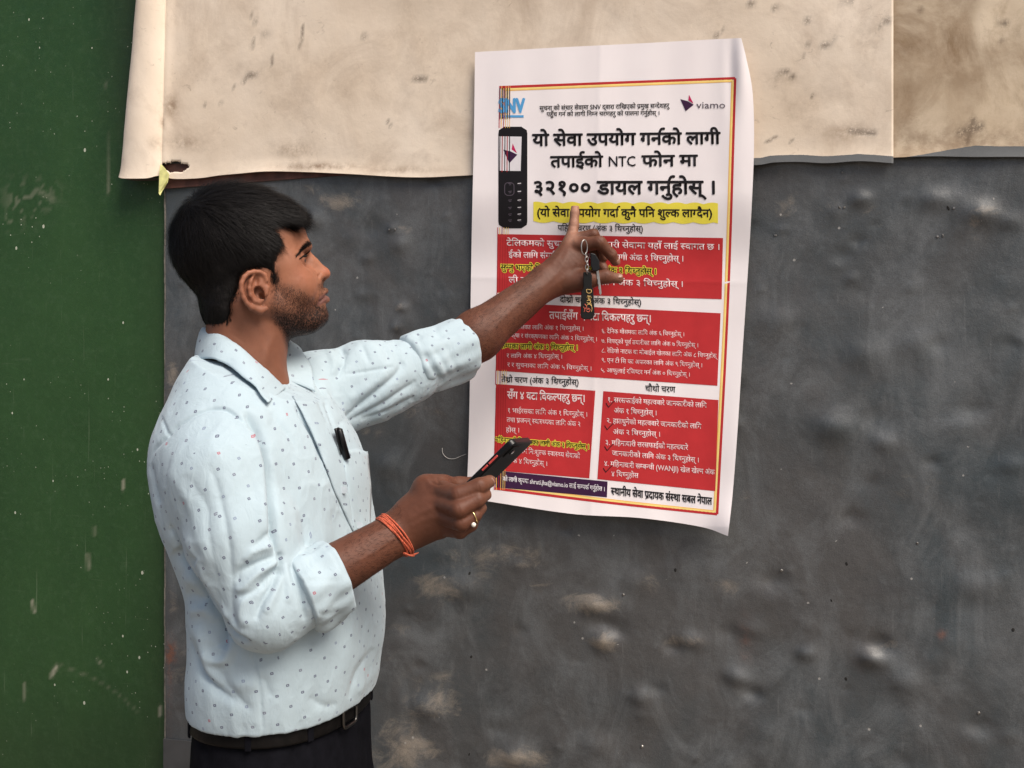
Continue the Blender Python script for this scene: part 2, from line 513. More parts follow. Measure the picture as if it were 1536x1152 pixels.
c = t.mix(t.math('MULTIPLY', scr, 0.20), c, (0.22, 0.27, 0.18))
scr2 = t.ramp(t.noise(t.mapv(v, (0.05, 0.05, 1)), 160, 3, 0.6), [(0.66, 0.0), (0.74, 1.0)])
c = t.mix(t.math('MULTIPLY', scr2, 0.10), c, (0.16, 0.2, 0.13))
c = t.mix(t.math('MULTIPLY', t.attr('wear').outputs['Fac'], 0.8), c, (0.36, 0.34, 0.26))
c = t.mix(t.math('MULTIPLY', t.attr('dark_bands').outputs['Fac'], 0.5), c, (0.020, 0.024, 0.012))
n_ = t.bump(t.noise(v, 300, 4, 0.6), 0.25, 0.0006)
n_ = t.bump(t.noise(v, 14, 5, 0.6), 0.35, 0.006, n_)
t.set(color=c, rough=t.ramp(t.noise(v, 25, 6, 0.7), [(0.3, 0.45), (0.7, 0.7)]), spec=0.28, normal=n_)
MGREEN = t.m
# canvas
def canvas_mat(name, a, b, stain, amt):
    t = NT(name); v = t.obj()
    c = t.mix(t.ramp(t.noise(v, 3.2, 6, 0.6), [(0.3, 0.0), (0.7, 1.0)]), a, b)
    st = t.ramp(t.noise(t.mapv(v, (1, 1, 0.8)), 6.0, 8, 0.7, 0.6), [(0.48, 0.0), (0.72, 1.0)])
    c = t.mix(t.math('MULTIPLY', st, amt), c, stain)
    fine = t.math('MULTIPLY', t.ramp(t.noise(t.mapv(v, (1, 1, 1.6), (0, 0.5, 0)), 38, 8, 0.75, 1.2), [(0.60, 0.0), (0.70, 1.0)]), t.ramp(t.noise(v, 11, 3), [(0.45, 0.0), (0.6, 1.0)]))
    c = t.mix(t.math('MULTIPLY', fine, 0.55), c, (0.17, 0.115, 0.08))
    c = t.mix(t.math('MULTIPLY', t.attr('dirt').outputs['Fac'], t.ramp(t.noise(v, 55, 7, 0.7), [(0.35, 0.1), (0.6, 1.0)])), c, (0.20, 0.125, 0.075))
    c = t.mix(t.math('MULTIPLY', t.attr('scuff').outputs['Fac'], t.ramp(t.noise(v, 220, 4, 0.7), [(0.34, 0.0), (0.48, 1.0)])), c, (0.060, 0.042, 0.034))
    c = t.mix(t.math('MULTIPLY', t.attr('brown').outputs['Fac'], t.ramp(t.noise(v, 9, 7, 0.7, 0.5), [(0.30, 0.25), (0.62, 1.0)])), c, (0.245, 0.165, 0.098))
    pf = t.math('GREATER_THAN', t.math('ADD', t.attr('paint').outputs['Fac'], t.math('MULTIPLY', t.math('SUBTRACT', t.noise(v, 60, 5, 0.7), 0.5), 0.35)), 0.5)
    c = t.mix(pf, c, (0.115, 0.122, 0.128))
    wv = t.n('ShaderNodeTexWave', wave_type='BANDS', bands_direction='Z'); wv.inputs['Scale'].default_value = 260; t.l(v, wv.inputs['Vector'])
    wv2 = t.n('ShaderNodeTexWave', wave_type='BANDS', bands_direction='X'); wv2.inputs['Scale'].default_value = 260; t.l(v, wv2.inputs['Vector'])
    c = t.mix(t.math('MULTIPLY', t.math('ADD', wv.outputs['Fac'], wv2.outputs['Fac']), 0.05), c, (0.2, 0.15, 0.1))
    n_ = t.bump(t.math('ADD', wv.outputs['Fac'], wv2.outputs['Fac']), 0.25, 0.0005)
    n_ = t.bump(t.noise(v, 45, 5, 0.6), 0.22, 0.003, n_)
    t.set(color=c, rough=0.88, spec=0.2, normal=n_)
    return t.m
MCANV = canvas_mat('canvas', (0.66, 0.545, 0.425), (0.79, 0.685, 0.57), (0.39, 0.29, 0.21), 0.55)
MCANV2 = canvas_mat('canvas_stained', (0.48, 0.37, 0.25), (0.72, 0.61, 0.47), (0.235, 0.155, 0.090), 0.95)

def axis_pts(lo, hi, flo, fhi, fine, coarse):
    a = np.arange(flo, fhi + fine / 2, fine)
    l = np.arange(lo, flo - 1e-6, coarse) if lo < flo else np.array([]); r = np.arange(fhi + coarse, hi + coarse, coarse) if hi > fhi else np.array([])
    return np.r_[l, a, r]
def wall_sheet(name, s_ax, z_ax, hfun, mat, thick=0.003):
    S_, Z_ = np.meshgrid(s_ax, z_ax, indexing='ij')
    h = hfun(S_, Z_)
    V = SZ(S_, Z_, h).reshape(-1, 3)
    me = np_mesh(name, V, np.array(grid_faces(len(s_ax), len(z_ax))))
    o = link_mesh(name, me, mat)
    o['kind'] = 'structure'
    return o, S_, Z_
s250 = float(to_sz(250, 700)[0])
# bulges and dents of the grey sheet
r_ = np.random.default_rng(12)
dents = [(r_.uniform(-.8, 1.4), r_.uniform(.4, 1.95), (.005 + .026 * r_.random() ** 2.2), r_.uniform(-1, 1)) for _ in range(700)]
spots = [(892, 907, .020, 1), (905, 960, .022, .8), (1305, 985, .016, 1), (1320, 970, .02, -.8), (1105, 1015, .018, .9), (1130, 1040, .014, -1), (960, 1042, .018, .8), (1250, 640, .03, .6),
         (1470, 322, .022, 1), (1400, 300, .02, .7), (1290, 300, .016, .8), (590, 343, .008, 1), (605, 462, .010, 1), (598, 492, .010, .8), (1040, 958, .018, .9), (1010, 970, .014, -.8),
         (470, 330, .02, .7), (425, 320, .02, -.6), (1210, 980, .014, .8), (1160, 870, .02, -.6), (700, 880, .03, .6), (780, 1130, .03, .8), (640, 1060, .03, .7)]
for x, y, r, a in spots:
    s_, z_ = to_sz(x, y); dents.append((float(s_), float(z_), r, a * 1.8))
def grey_h(S_, Z_):
    p = np.stack([S_.ravel(), np.zeros(S_.size), Z_.ravel()], 1)
    h = 0.0030 * vnoise(p, 3.1, 41) + 0.0024 * vnoise(p, 6.0, 42) + 0.0008 * vnoise(p, 17, 43) + 0.0003 * vnoise(p, 48, 44)
    h = h.reshape(S_.shape)
    for s, z, r, a in dents:
        i = np.flatnonzero(np.abs(S_[:, 0] - s) < 3.5 * r); j = np.flatnonzero(np.abs(Z_[0] - z) < 3 * r)
        if len(i) and len(j):
            I, J = np.ix_(i, j)
            q = ((S_[I, J] - s) / (1.35 * r)) ** 2 + ((Z_[I, J] - z) / r) ** 2
            h[I, J] += a * r * 0.30 * np.exp(-q * 1.2)
    return h + 0.004
grey, S_, Z_ = wall_sheet('wall', axis_pts(s250, 3.2, s250, 1.35, 0.005, 0.15), axis_pts(0.0, 3.0, 0.55, 1.95, 0.005, 0.15), grey_h, MGREY)
wx, wy = to_px(S_, Z_)
wear_ = np.zeros(S_.shape)
for x, y, a, b, k_ in ((511, 301, 32, 13, .75), (435, 345, 20, 20, .2), (610, 345, 14, 9, .4), (600, 462, 8, 7, .55), (598, 492, 7, 5, .5), (752, 834, 62, 24, .62), (700, 850, 40, 30, .4), (892, 905, 36, 15, 1.0), (908, 905, 20, 12, .8), (905, 965, 20, 18, .6),
                       (1026, 960, 34, 10, .55), (655, 877, 50, 24, .6), (800, 883, 34, 14, .4), (1081, 880, 26, 15, .4), (655, 1045, 46, 48, .48), (620, 1125, 60, 42, .75), (783, 1135, 50, 16, .9),
                       (953, 1042, 30, 12, .45), (1319, 966, 30, 9, .7), (1208, 320, 60, 32, .38), (1310, 320, 30, 30, .28), (1480, 316, 26, 10, .6), (1460, 345, 12, 26, .35), (640, 620, 40, 16, .35), (560, 650, 50, 14, .3),
                       (262, 560, 10, 30, .6), (262, 900, 10, 22, .45), (275, 1000, 26, 60, .3), (560, 800, 40, 22, .3), (1130, 745, 22, 14, .3), (1340, 725, 80, 26, .25), (970, 870, 60, 20, .22), (600, 960, 30, 40, .25), (470, 285, 20, 10, .4)):
    wear_ = np.maximum(wear_, k_ * np.exp(-(((wx - x) / a) ** 2 + ((wy - y) / b) ** 2)))
wear_ = np.clip(wear_ * (1 + 0.9 * vnoise(np.stack([S_.ravel(), np.zeros(S_.size), Z_.ravel()], 1), 24, 50).reshape(S_.shape)), 0, 1)
set_attr(grey.data, 'wear', wear_.ravel())
rust_ = np.exp(-(((wx - 258) / 9) ** 2 + ((wy - 978) / 16) ** 2)) + 0.7 * np.exp(-(((wx - 1412) / 7) ** 2 + ((wy - 951) / 6) ** 2)) + 0.30 * np.exp(-(((wx - 1118) / 9) ** 2 + ((wy - 960) / 30) ** 2)) + .4 * np.exp(-(((wx - 256) / 4) ** 2 + ((wy - 1010) / 60) ** 2))
set_attr(grey.data, 'rust', np.clip(rust_, 0, 1).ravel())
# lower sheet showing below the frayed end of the grey one, left of his trousers
def lower_h(S_, Z_): return 0.0045 + 0 * S_ + 0.010 * 1.0
ls, lzv = to_sz([247, 300], [1103, 1110])
# green board
def green_h(S_, Z_):
    p = np.stack([S_.ravel(), np.zeros(S_.size), Z_.ravel()], 1)
    return (0.0022 * vnoise(p, 2.2, 61)).reshape(S_.shape) - 0.003
green, S_, Z_ = wall_sheet('green_wall', axis_pts(-3.4, s250 + .02, -1.35, s250 + .02, 0.008, 0.15), axis_pts(0.0, 3.0, 0.45, 2.45, 0.008, 0.15), green_h, MGREEN)
wx, wy = to_px(S_, Z_)
gw = np.zeros(S_.shape)
for path, w_, k_ in (([(84, 1000), (76, 1014)], 2.6, 1.0), ([(90, 998), (140, 1018), (175, 1040), (208, 1070)], 1.3, .2), ([(47, 902), (50, 918)], 2.0, .8), ([(130, 833), (131, 852)], 2.0, .7), ([(139, 790), (139, 803)], 1.6, .6),
                     ([(240, 1060), (240, 1073)], 2.2, 1.0), ([(36, 1026), (36, 1050)], 1.5, .6), ([(160, 118), (158, 130)], 1.4, .4), ([(160, 195), (161, 290)], 1.1, .5), ([(183, 722), (183, 735)], 1.6, .7),
                     ([(145, 990), (152, 998)], 1.6, .5), ([(55, 285), (80, 300)], 3.5, .3)):
    d, _ = line_dist(wx, wy, path); gw = np.maximum(gw, k_ * np.exp(-(d / w_) ** 2))
for x, y, a, k_ in ((35, 300, 26, .35), (60, 292, 22, .3), (20, 330, 14, .3)):
    gw = np.maximum(gw, k_ * np.exp(-(((wx - x) / a) ** 2 + ((wy - y) / a) ** 2)) * (vnoise(np.stack([S_.ravel(), np.zeros(S_.size), Z_.ravel()], 1), 90, 71).reshape(S_.shape) > 0.25))
set_attr(green.data, 'wear', gw.ravel())
set_attr(green.data, 'dark_bands', np.clip(np.exp(-((wx - 200) / 42) ** 2) * sstep(330, 120, wy) * .8 + .35 * np.exp(-((wx - 235) / 26) ** 2) + 0.35 * sstep(1000, 1152, wy), 0, 1).ravel())  # darker upper band, darker strip by the grey sheet, darker bottom

# rolled lower strip at the far left of the grey sheet
_mb = MB(); s0, z0 = [float(q) for q in to_sz(249.5, 1106)]; s1, z1 = [float(q) for q in to_sz(330, 1114)]
V = [SZ(s_, z_, h_) for s_, z_, h_ in ((s0, 0.0, .006), (s1, 0.0, .006), (s1, z1, .007), (s0, z0, .007), (s0, 0.0, .0105), (s1, 0.0, .0105), (s1, z1, .0105), (s0, z0, .0105))]
_mb.add(V, [(0, 3, 2, 1), (4, 5, 6, 7), (0, 1, 5, 4), (1, 2, 6, 5), (2, 3, 7, 6), (3, 0, 4, 7)])
o = _mb.build('lower_wall_sheet', plain('dark_grey_paint', (0.055, 0.055, 0.055), 0.6, noise=0.3, nscale=12), smooth=False); o['kind'] = 'structure'
# the grey sheet's cut edge along the green board
_mb = MB()
for k_ in range(70):
    za, zb = 0.0 + k_ * 0.043, 0.0 + (k_ + 1) * 0.043
    j = 0.0006 * math.sin(k_ * 1.7)
    _mb.box(SZ(s250 - 0.0006 + j, (za + zb) / 2, 0.0030), WS * 0.0011, WN * 0.0036, np.array((0, 0, 0.0214)))
o = _mb.build('sheet_edge', plain('worn_edge', (0.11, 0.10, 0.085), 0.8, noise=0.6, nscale=50), smooth=False); o['kind'] = 'structure'; o.parent = grey

# rivets in the grey sheet
def on_grey(px_, py_, lift=0.0):
    s_, z_ = to_sz(px_, py_, .004); h_ = float(grey_h(np.array([[s_]]), np.array([[z_]]))[0, 0])
    return SZ(s_, z_, h_ + lift)
MRIV = plain('rivet_metal', (0.20, 0.19, 0.18), 0.4, metal=0.8); MHOLE = plain('hole_dark', (0.008, 0.007, 0.006), 0.9)
proto = None
for x, y, kind in ((585, 345, 1), (594, 345, 1), (1259, 312, 1), (1266, 312, 1), (1422, 313, 0), (1430, 313, 1), (1406, 355, 1), (1414, 354, 1), (1263, 259, 1), (1163, 353, 1), (1013, 855, 0), (1247, 901, 0), (1269, 1019, 0), (1270, 846, 0),
                   (1172, 856, 1), (705, 860, 0), (707, 985, 0), (704, 1131, 0), (1376, 815, 1), (1468, 1070, 1), (1520, 945, 0), (935, 892, 1), (963, 1120, 1)):
    c_ = on_grey(x, y, 0.0)
    r0 = 0.0030 if kind else 0.0024
    V = [WS * r0 * math.cos(a_) + np.array((0, 0, 1)) * r0 * (1 if kind else 1.9) * math.sin(a_) for a_ in np.linspace(0, 2 * math.pi, 10)[:-1]]
    V = V + [q * 0.55 + WN * (0.0016 if kind else 0.0006) for q in V]
    n9 = 9
    me = py_mesh('rivet' if kind else 'hole', V, [(i, (i + 1) % n9, n9 + (i + 1) % n9, n9 + i) for i in range(n9)] + [tuple(range(n9, 2 * n9))])
    o = link_mesh('rivet' if kind else 'hole', me, MRIV if kind else MHOLE, grey, smooth=False); o.location = Vector(c_)
    o.scale = (random.uniform(.6, 1.3), 1, random.uniform(.6, 1.2)); o.rotation_euler = (0, random.uniform(-.6, .6), 0)

# brown batten seen in the gap below the canvas
s0, z0 = [float(q) for q in to_sz(251, 267, .006)]; s1, z1 = [float(q) for q in to_sz(716, 264, .006)]
za = float(to_sz(400, 236)[1]); zb = float(to_sz(400, 273)[1])
bt = MB().box(SZ((s0 - .004 + s1) / 2, (za + zb) / 2, 0.0085), WS * (s1 - s0 + .008) / 2, WN * 0.0012, np.array((0, 0, (za - zb) / 2))).build('batten', plain('brown_rust', (0.075, 0.028, 0.020), 0.8, noise=0.5, nscale=40), smooth=False)
tag(bt, 'dark reddish brown strip peeping out under the left canvas above his head', 'batten')

# canvases
def canvas(name, mat, pxs, bottom, left_hem, h0, label, seed, holes=None, top=-620):
    pys = np.linspace(0, 1, 90)
    q = catmull(bottom, 200)
    V, PX, PY = [], [], []
    for x in pxs:
        yb = np.interp(x, q[:, 0], q[:, 1])
        for k_ in pys:
            y = yb + (top - yb) * (k_ ** 1.75)
            PX.append(x); PY.append(y)
    PX = np.array(PX); PY = np.array(PY); yb = np.interp(PX, q[:, 0], q[:, 1])
    s_, z_ = to_sz(PX, PY, h0)
    p = np.stack([s_, np.zeros(len(s_)), z_], 1)
    h = h0 + 0.0016 * vnoise(p, 9, seed) + 0.0007 * vnoise(p, 30, seed + 1)
    lip = np.clip(1 - (yb - PY) / 26, 0, 1)
    h += 0.0065 * lip ** 2 * (0.7 + 0.5 * vnoise(p, 13, seed + 2))
    shift = np.zeros(len(PX))
    if left_hem:
        xl = 210 - 25 * (PY / 270.0); xr = 250 - 6 * np.clip(PY / 250.0, 0, 1)
        t_ = (pxs[0] * 0 + (PX - 184) / 60.0)
        m = t_ < 1
        px2 = np.where(m, xl + (xr - xl) * t_, xr + (PX - 244) * (708 + 632 - xr) / (1340 - 244.0))
        h = np.where(m, h + 0.026 * np.sqrt(np.clip(np.sin(math.pi * np.clip(t_, 0, 1) ** 0.85), 0, 1)) + 0.002, h + 0.0035 * np.exp(-((t_ - 1.05) / 0.12) ** 2))
        PX = px2
        s_, z_ = to_sz(PX, PY, h0)
    if holes is not None:
        jg = 1.6 * vnoise(np.stack([PX * .22, PY * .22, PX * 0], 1), 1.0, 5)
        f0 = poly_sdf(PX, PY, holes) + jg; e = 0.25
        gx_ = (poly_sdf(PX + e, PY, holes) - poly_sdf(PX - e, PY, holes)) / (2 * e); gy_ = (poly_sdf(PX, PY + e, holes) - poly_sdf(PX, PY - e, holes)) / (2 * e)
        mv = np.abs(f0) < 1.3
        PX = np.where(mv, PX - f0 * gx_, PX); PY = np.where(mv, PY - f0 * gy_, PY)
        s_, z_ = to_sz(PX, PY, h0)
        fl_ = poly_sdf(PX, PY, holes) + jg
    V = SZ(s_, z_, h)
    # crease near the right end
    Fc = np.array(grid_faces(len(pxs), 90))
    if holes is not None:
        cx = PX[Fc].mean(1); cy = PY[Fc].mean(1)
        Fc = Fc[f0[Fc].mean(1) < 0]
    me = np_mesh(name, V, Fc)
    o = link_mesh(name, me, mat)
    so = o.modifiers.new('thickness', 'SOLIDIFY'); so.thickness = 0.0013; so.offset = 1
    tag(o, label, 'canvas')
    return o, PX, PY, yb
bl = [(184, 268), (200, 272), (230, 271), (245, 265), (262, 269), (300, 268), (340, 263), (420, 258), (520, 262), (620, 267), (700, 264), (800, 258), (1000, 252), (1128, 249), (1160, 245), (1200, 244), (1240, 246), (1290, 243), (1340, 246)]
hole = [(243, 246), (258, 243), (267, 241), (275, 246), (284, 249), (294, 250), (284, 253), (274, 258), (255, 259), (247, 254)]
c1_, PX, PY, YB = canvas('canvas_sheet', MCANV, np.r_[np.linspace(184, 242, 34), np.linspace(243, 298, 62), np.linspace(300, 320, 10), np.linspace(324, 1340, 250)], bl, True, 0.014, 'long cream canvas sheet along the top with a rolled left hem and a small tear', 81, hole)
d_ = np.zeros(len(PX)); sc_ = np.zeros(len(PX))
for x, y, a, b, k_ in ((258, 160, 9, 16, .8), (247, 185, 3, 8, .8), (275, 215, 30, 12, .5), (440, 225, 30, 12, .55), (480, 250, 60, 6, .8), (240, 218, 10, 10, .4), (1210, 160, 40, 40, .25), (1270, 200, 40, 14, .55), (1170, 120, 40, 12, .35), (1300, 60, 22, 40, .3), (600, 255, 60, 6, .5), (400, 110, 50, 20, .2)):
    d_ = np.maximum(d_, k_ * np.exp(-(((PX - x) / a) ** 2 + ((PY - y) / b) ** 2)))
for path, w_ in (([(380, 60), (379, 75)], 2), ([(365, 125), (370, 115), (395, 108)], 2.2), ([(455, 40), (453, 60), (450, 75)], 1.6), ([(378, 25), (385, 35)], 2), ([(395, 50), (410, 48)], 2), ([(408, 85), (410, 100)], 1.4),
                 ([(1165, 112), (1180, 108), (1190, 116)], 3.2), ([(1070, 58), (1085, 46)], 2.2), ([(1230, 72), (1252, 62)], 3.4), ([(1320, 38), (1334, 30)], 3.6), ([(1117, 10), (1140, 0)], 2.2), ([(1205, 34), (1218, 28)], 2.2), ([(1212, 68), (1213, 70)], 3),
                 ([(1218, 146), (1220, 142)], 2.2), ([(1276, 197), (1312, 200)], 4.0), ([(1150, 213), (1166, 205)], 2), ([(1186, 213), (1188, 210)], 2), ([(1205, 80), (1206, 82)], 2.4), ([(350, 128), (352, 130)], 2), ([(332, 155), (335, 158)], 2), ([(305, 155), (308, 157)], 1.6), ([(1160, 12), (1172, 8)], 2.6), ([(1260, 5), (1280, 3)], 2), ([(545, 55), (560, 60)], 1.6), ([(620, 120), (640, 118)], 1.5), ([(580, 180), (586, 190)], 1.5)):
    dd, _ = line_dist(PX, PY, path); sc_ = np.maximum(sc_, 0.72 * np.exp(-(dd / w_) ** 2))
set_attr(c1_.data, 'dirt', d_); set_attr(c1_.data, 'scuff', sc_)
set_attr(c1_.data, 'paint', np.where(PX > 1100, 0.5 + (PY - (YB - 11)) / 8.0, 0))
set_attr(c1_.data, 'brown', np.clip(0.30 * np.exp(-((PX - 700) / 260) ** 2) * sstep(60, -10, PY), 0, 1))
c2_, PX, PY, YB = canvas('canvas_sheet', MCANV2, np.linspace(1334, 1900, 170), [(1334, 238), (1400, 236), (1470, 237), (1536, 237), (1700, 238), (1900, 240)], False, 0.0095, 'brown stained canvas sheet hanging at the top right, behind the long one', 91)
set_attr(c2_.data, 'dirt', np.clip(.5 * np.exp(-((PY - 215) / 30) ** 2), 0, 1)); 
b_ = sstep(1485, 1455, PX + 10 * np.sin(PY / 25)) * (0.60 + 0.4 * np.exp(-((PY - 60) / 60) ** 2)) * (1 - .75 * np.exp(-(((PX - 1400) / 34) ** 2 + ((PY - 190) / 36) ** 2)))
b_ = np.maximum(b_, .7 * np.exp(-(((PX - 1500) / 60) ** 2 + ((PY - 85) / 22) ** 2)))
set_attr(c2_.data, 'brown', np.clip(b_, 0, 1)); sc_ = np.zeros(len(PX))
for path, w_ in (([(1357, 75), (1366, 70)], 3), ([(1495, 30), (1510, 35)], 4), ([(1500, 60), (1530, 55)], 2), ([(1440, 200), (1470, 190)], 7), ([(1450, 215), (1460, 180)], 5), ([(1378, 14), (1384, 18)], 3)):
    dd, _ = line_dist(PX, PY, path); sc_ = np.maximum(sc_, np.exp(-(dd / w_) ** 2) * .7)
set_attr(c2_.data, 'scuff', sc_)
set_attr(c2_.data, 'paint', 0.5 + (PY - np.interp(PX, [1340, 1373, 1421, 1462, 1500, 1900], [240, 235, 226, 219, 220, 220])) / 6.0)
# flat dark disc painted as the shade inside the rolled hem
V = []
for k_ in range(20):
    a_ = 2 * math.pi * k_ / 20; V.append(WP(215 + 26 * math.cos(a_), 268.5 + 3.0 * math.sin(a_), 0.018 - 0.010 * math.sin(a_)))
o = link_mesh('hem_shade_disc', py_mesh('hem_shade_disc', V, [tuple(range(20))]), plain('hem_shade_brown', (0.05, 0.035, 0.025), 0.9), c1_, smooth=False)
# scrap of yellow tape
sc = [(241, 246), (247, 252), (254, 262), (252, 268), (251, 274), (247, 281), (243, 287), (240, 293), (238, 290), (239, 281), (240, 268), (239, 258)]
V = [WP(x, y, 0.030 + 0.004 * math.sin(y * .35)) for x, y in sc]; V += [v_ - WN * 0.0012 for v_ in V]; n_ = len(sc)
o = link_mesh('tape_scrap', py_mesh('tape_scrap', V, [tuple(range(n_))[::-1], tuple(range(n_, 2 * n_))] + [(i, (i + 1) % n_, n_ + (i + 1) % n_, n_ + i) for i in range(n_)]), plain('yellow_tape', (0.62, 0.60, 0.24), 0.6, noise=0.25), smooth=False)
tag(o, 'torn scrap of pale yellow tape at the lower left corner of the canvas', 'tape')
# loose white thread on the wall left of the poster
pts = [on_grey(x, y, 0.0015) for x, y in catmull([(664, 672), (665, 680), (672, 687), (682, 688), (692, 684), (700, 681)], 18)]
o = MB().tube(pts, 0.0006, 5).build('loose_thread', plain('white_thread', (0.55, 0.53, 0.5), 0.8)); tag(o, 'thin white thread curling on the grey wall left of the poster', 'thread')

# ground and the street side
t = NT('ground'); v = t.obj()
t.set(color=t.mix(t.ramp(t.noise(v, 3, 8, 0.7), [(0.3, 0.0), (0.7, 1.0)]), (0.16, 0.13, 0.10), (0.28, 0.235, 0.19)), rough=0.95, normal=t.bump(t.noise(v, 40, 6, 0.7), 0.6, 0.01))
g = link_mesh('ground', py_mesh('ground', [(-120, -150, 0), (120, -150, 0), (120, 60, 0), (-120, 60, 0)], [(0, 1, 2, 3)]), t.m, smooth=False); g['kind'] = 'structure'
# ------------------------------------------------------------------ the poster
PTOP = [(712.5, 78), (760, 75.5), (850, 70.5), (960, 65), (1050, 60), (1112, 57)]
PBOT = [(700, 746), (745, 754), (860, 771), (960, 777), (1050, 790), (1092, 804)]
PLEF = [(712.5, 78), (711, 200), (708, 330), (706, 450), (705, 560), (703, 660), (700, 746)]
PRIG = [(1112, 57), (1120, 90), (1129, 140), (1131, 220), (1127, 320), (1121, 420), (1113, 540), (1106, 650), (1099, 740), (1092, 804)]
_ct, _cb, _cl, _cr = [catmull(q, 101) for q in (PTOP, PBOT, PLEF, PRIG)]
def coons(u, v):
    """poster outline patch: u to the right, v down, pixel coordinates"""
    I = lambda c, t: np.stack([np.interp(t, np.linspace(0, 1, 101), c[:, 0]), np.interp(t, np.linspace(0, 1, 101), c[:, 1])], -1)
    T_, B_, L_, R_ = I(_ct, u), I(_cb, u), I(_cl, v), I(_cr, v)
    u, v = u[..., None], v[..., None]
    c00, c10, c01, c11 = _ct[0], _ct[-1], _cb[0], _cb[-1]
    return (1 - v) * T_ + v * B_ + (1 - u) * L_ + u * R_ - ((1 - u) * (1 - v) * c00 + u * (1 - v) * c10 + (1 - u) * v * c01 + u * v * c11)
def poster_h(px, py):
    px = np.asarray(px, float); py = np.asarray(py, float)
    h = 0.0300 + 0 * px
    h = h + 0.0035 * np.exp(-((px - 1105) / 28) ** 2) * (0.6 + 0.4 * np.sin(py / 95.0)) + 0.020 * np.exp(-(((px - 1100) / 34) ** 2 + ((py - 800) / 42) ** 2))
    h = h + 0.0045 * np.exp(-(((px - 1112) / 16) ** 2 + ((py - 95) / 55) ** 2)) - 0.004 * np.exp(-(((px - 1098) / 9) ** 2 + ((py - 110) / 60) ** 2))
    h = h + 0.0012 * np.sin(px / 31.0 + py / 240.0) * np.clip((py - 250) / 300, 0, 1) + 0.0010 * np.sin(px / 57.0 - py / 130.0)
    h = h + 0.00045 * np.sin(px / 11.0 + 1.4 * np.sin(py / 90.0)) * (0.4 + 0.6 * np.sin(py / 70.0) ** 2) + 0.0007 * np.exp(-np.abs(py - 402 - 0.02 * px) / 5.0) + 0.0007 * np.exp(-np.abs(px - 902 + 0.02 * py) / 5.0)
    h = h + 0.008 * np.clip((py - 700) / 90, 0, 1) ** 2
    h = h - 0.016 * sstep(285, 400, py) * sstep(800, 480, py)
    return h
def PO(px, py, lift=0.0):
    return WP(px, py, poster_h(px, py) + lift * 0.45)
t = NT('poster_paper'); v = t.obj()
c = t.mix(t.ramp(t.noise(v, 5, 5, 0.6), [(0.3, 0.0), (0.7, 1.0)]), (0.79, 0.725, 0.725), (0.84, 0.78, 0.78))
t.set(color=c, rough=0.55, spec=0.35, normal=t.bump(t.noise(t.mapv(v, (1, 1, 0.25)), 9, 4, 0.6), 0.16, 0.006))
MPAPER = t.m
def ink(name, col, rough=0.5):
    t = NT(name); v = t.obj()
    t.set(color=t.mix(t.ramp(t.noise(v, 30, 5), [(0.3, 0.0), (0.7, 1.0)]), tuple(x * 0.93 for x in col), tuple(min(1, x * 1.06) for x in col)), rough=rough, spec=0.18,
          normal=t.bump(t.noise(t.mapv(v, (1, 1, 0.25)), 9, 4, 0.6), 0.16, 0.006))
    return t.m
IBLACK = ink('ink_black', (0.011, 0.009, 0.010)); IRED = ink('ink_red', (0.47, 0.030, 0.033)); IWHITE = ink('ink_white', (0.78, 0.62, 0.62)); IYEL = ink('ink_yellow', (0.80, 0.68, 0.07))
IORA = ink('ink_orange', (0.85, 0.47, 0.10)); IPUR = ink('ink_purple', (0.042, 0.012, 0.045)); IBLUE = ink('ink_blue', (0.09, 0.33, 0.62)); IGREY = ink('ink_grey', (0.10, 0.08, 0.10)); ICRIM = ink('ink_crimson', (0.50, 0.02, 0.10))
IDRED = ink('ink_dark_red', (0.34, 0.020, 0.020)); IPALE = ink('ink_pale', (0.70, 0.66, 0.68)); IYEL2 = ink('ink_line_yellow', (0.86, 0.66, 0.22))

uu, vv = np.meshgrid(np.linspace(0, 1, 180), np.linspace(0, 1, 260), indexing='ij')
pc_ = coons(uu, vv)
poster_root = link_mesh('poster', np_mesh('poster', PO(pc_[..., 0].ravel(), pc_[..., 1].ravel()), np.array(grid_faces(180, 260, flip=True))), MPAPER)
tag(poster_root, 'white poster with red panels and black Nepali headline pasted on the grey wall', 'poster')

def pquad(name, tl, tr, br, bl_, mat, lift, n=110, m=50, parent=None):
    a, b = np.meshgrid(np.linspace(0, 1, n), np.linspace(0, 1, m), indexing='ij')
    tl, tr, br, bl_ = [np.array(q, float) for q in (tl, tr, br, bl_)]
    q = (1 - a)[..., None] * ((1 - b)[..., None] * tl + b[..., None] * bl_) + a[..., None] * ((1 - b)[..., None] * tr + b[..., None] * br)
    return link_mesh(name, np_mesh(name, PO(q[..., 0].ravel(), q[..., 1].ravel(), lift), np.array(grid_faces(n, m, flip=True))), mat, parent or poster_root)
def pline(name, pts, w, mat, lift, parent=None, n=60, cap=True):
    q = catmull(pts, n) if len(pts) > 2 else np.array([np.array(pts[0]) + (np.array(pts[1]) - np.array(pts[0])) * k / (n - 1) for k in range(n)])
    d = np.gradient(q, axis=0); d /= np.linalg.norm(d, axis=1, keepdims=True) + 1e-9; nn = np.stack([-d[:, 1], d[:, 0]], 1)
    e = np.stack([q - nn * w / 2, q + nn * w / 2], 1).reshape(-1, 2)
    return link_mesh(name, np_mesh(name, PO(e[:, 0], e[:, 1], lift), np.array(grid_faces(n, 2))), mat, parent or poster_root)
def ppoly(name, pts, mat, lift, parent=None):
    p = np.array(pts, float)
    return link_mesh(name, py_mesh(name, PO(p[:, 0], p[:, 1], lift), [tuple(range(len(p)))[::-1]]), mat, parent or poster_root, smooth=False)
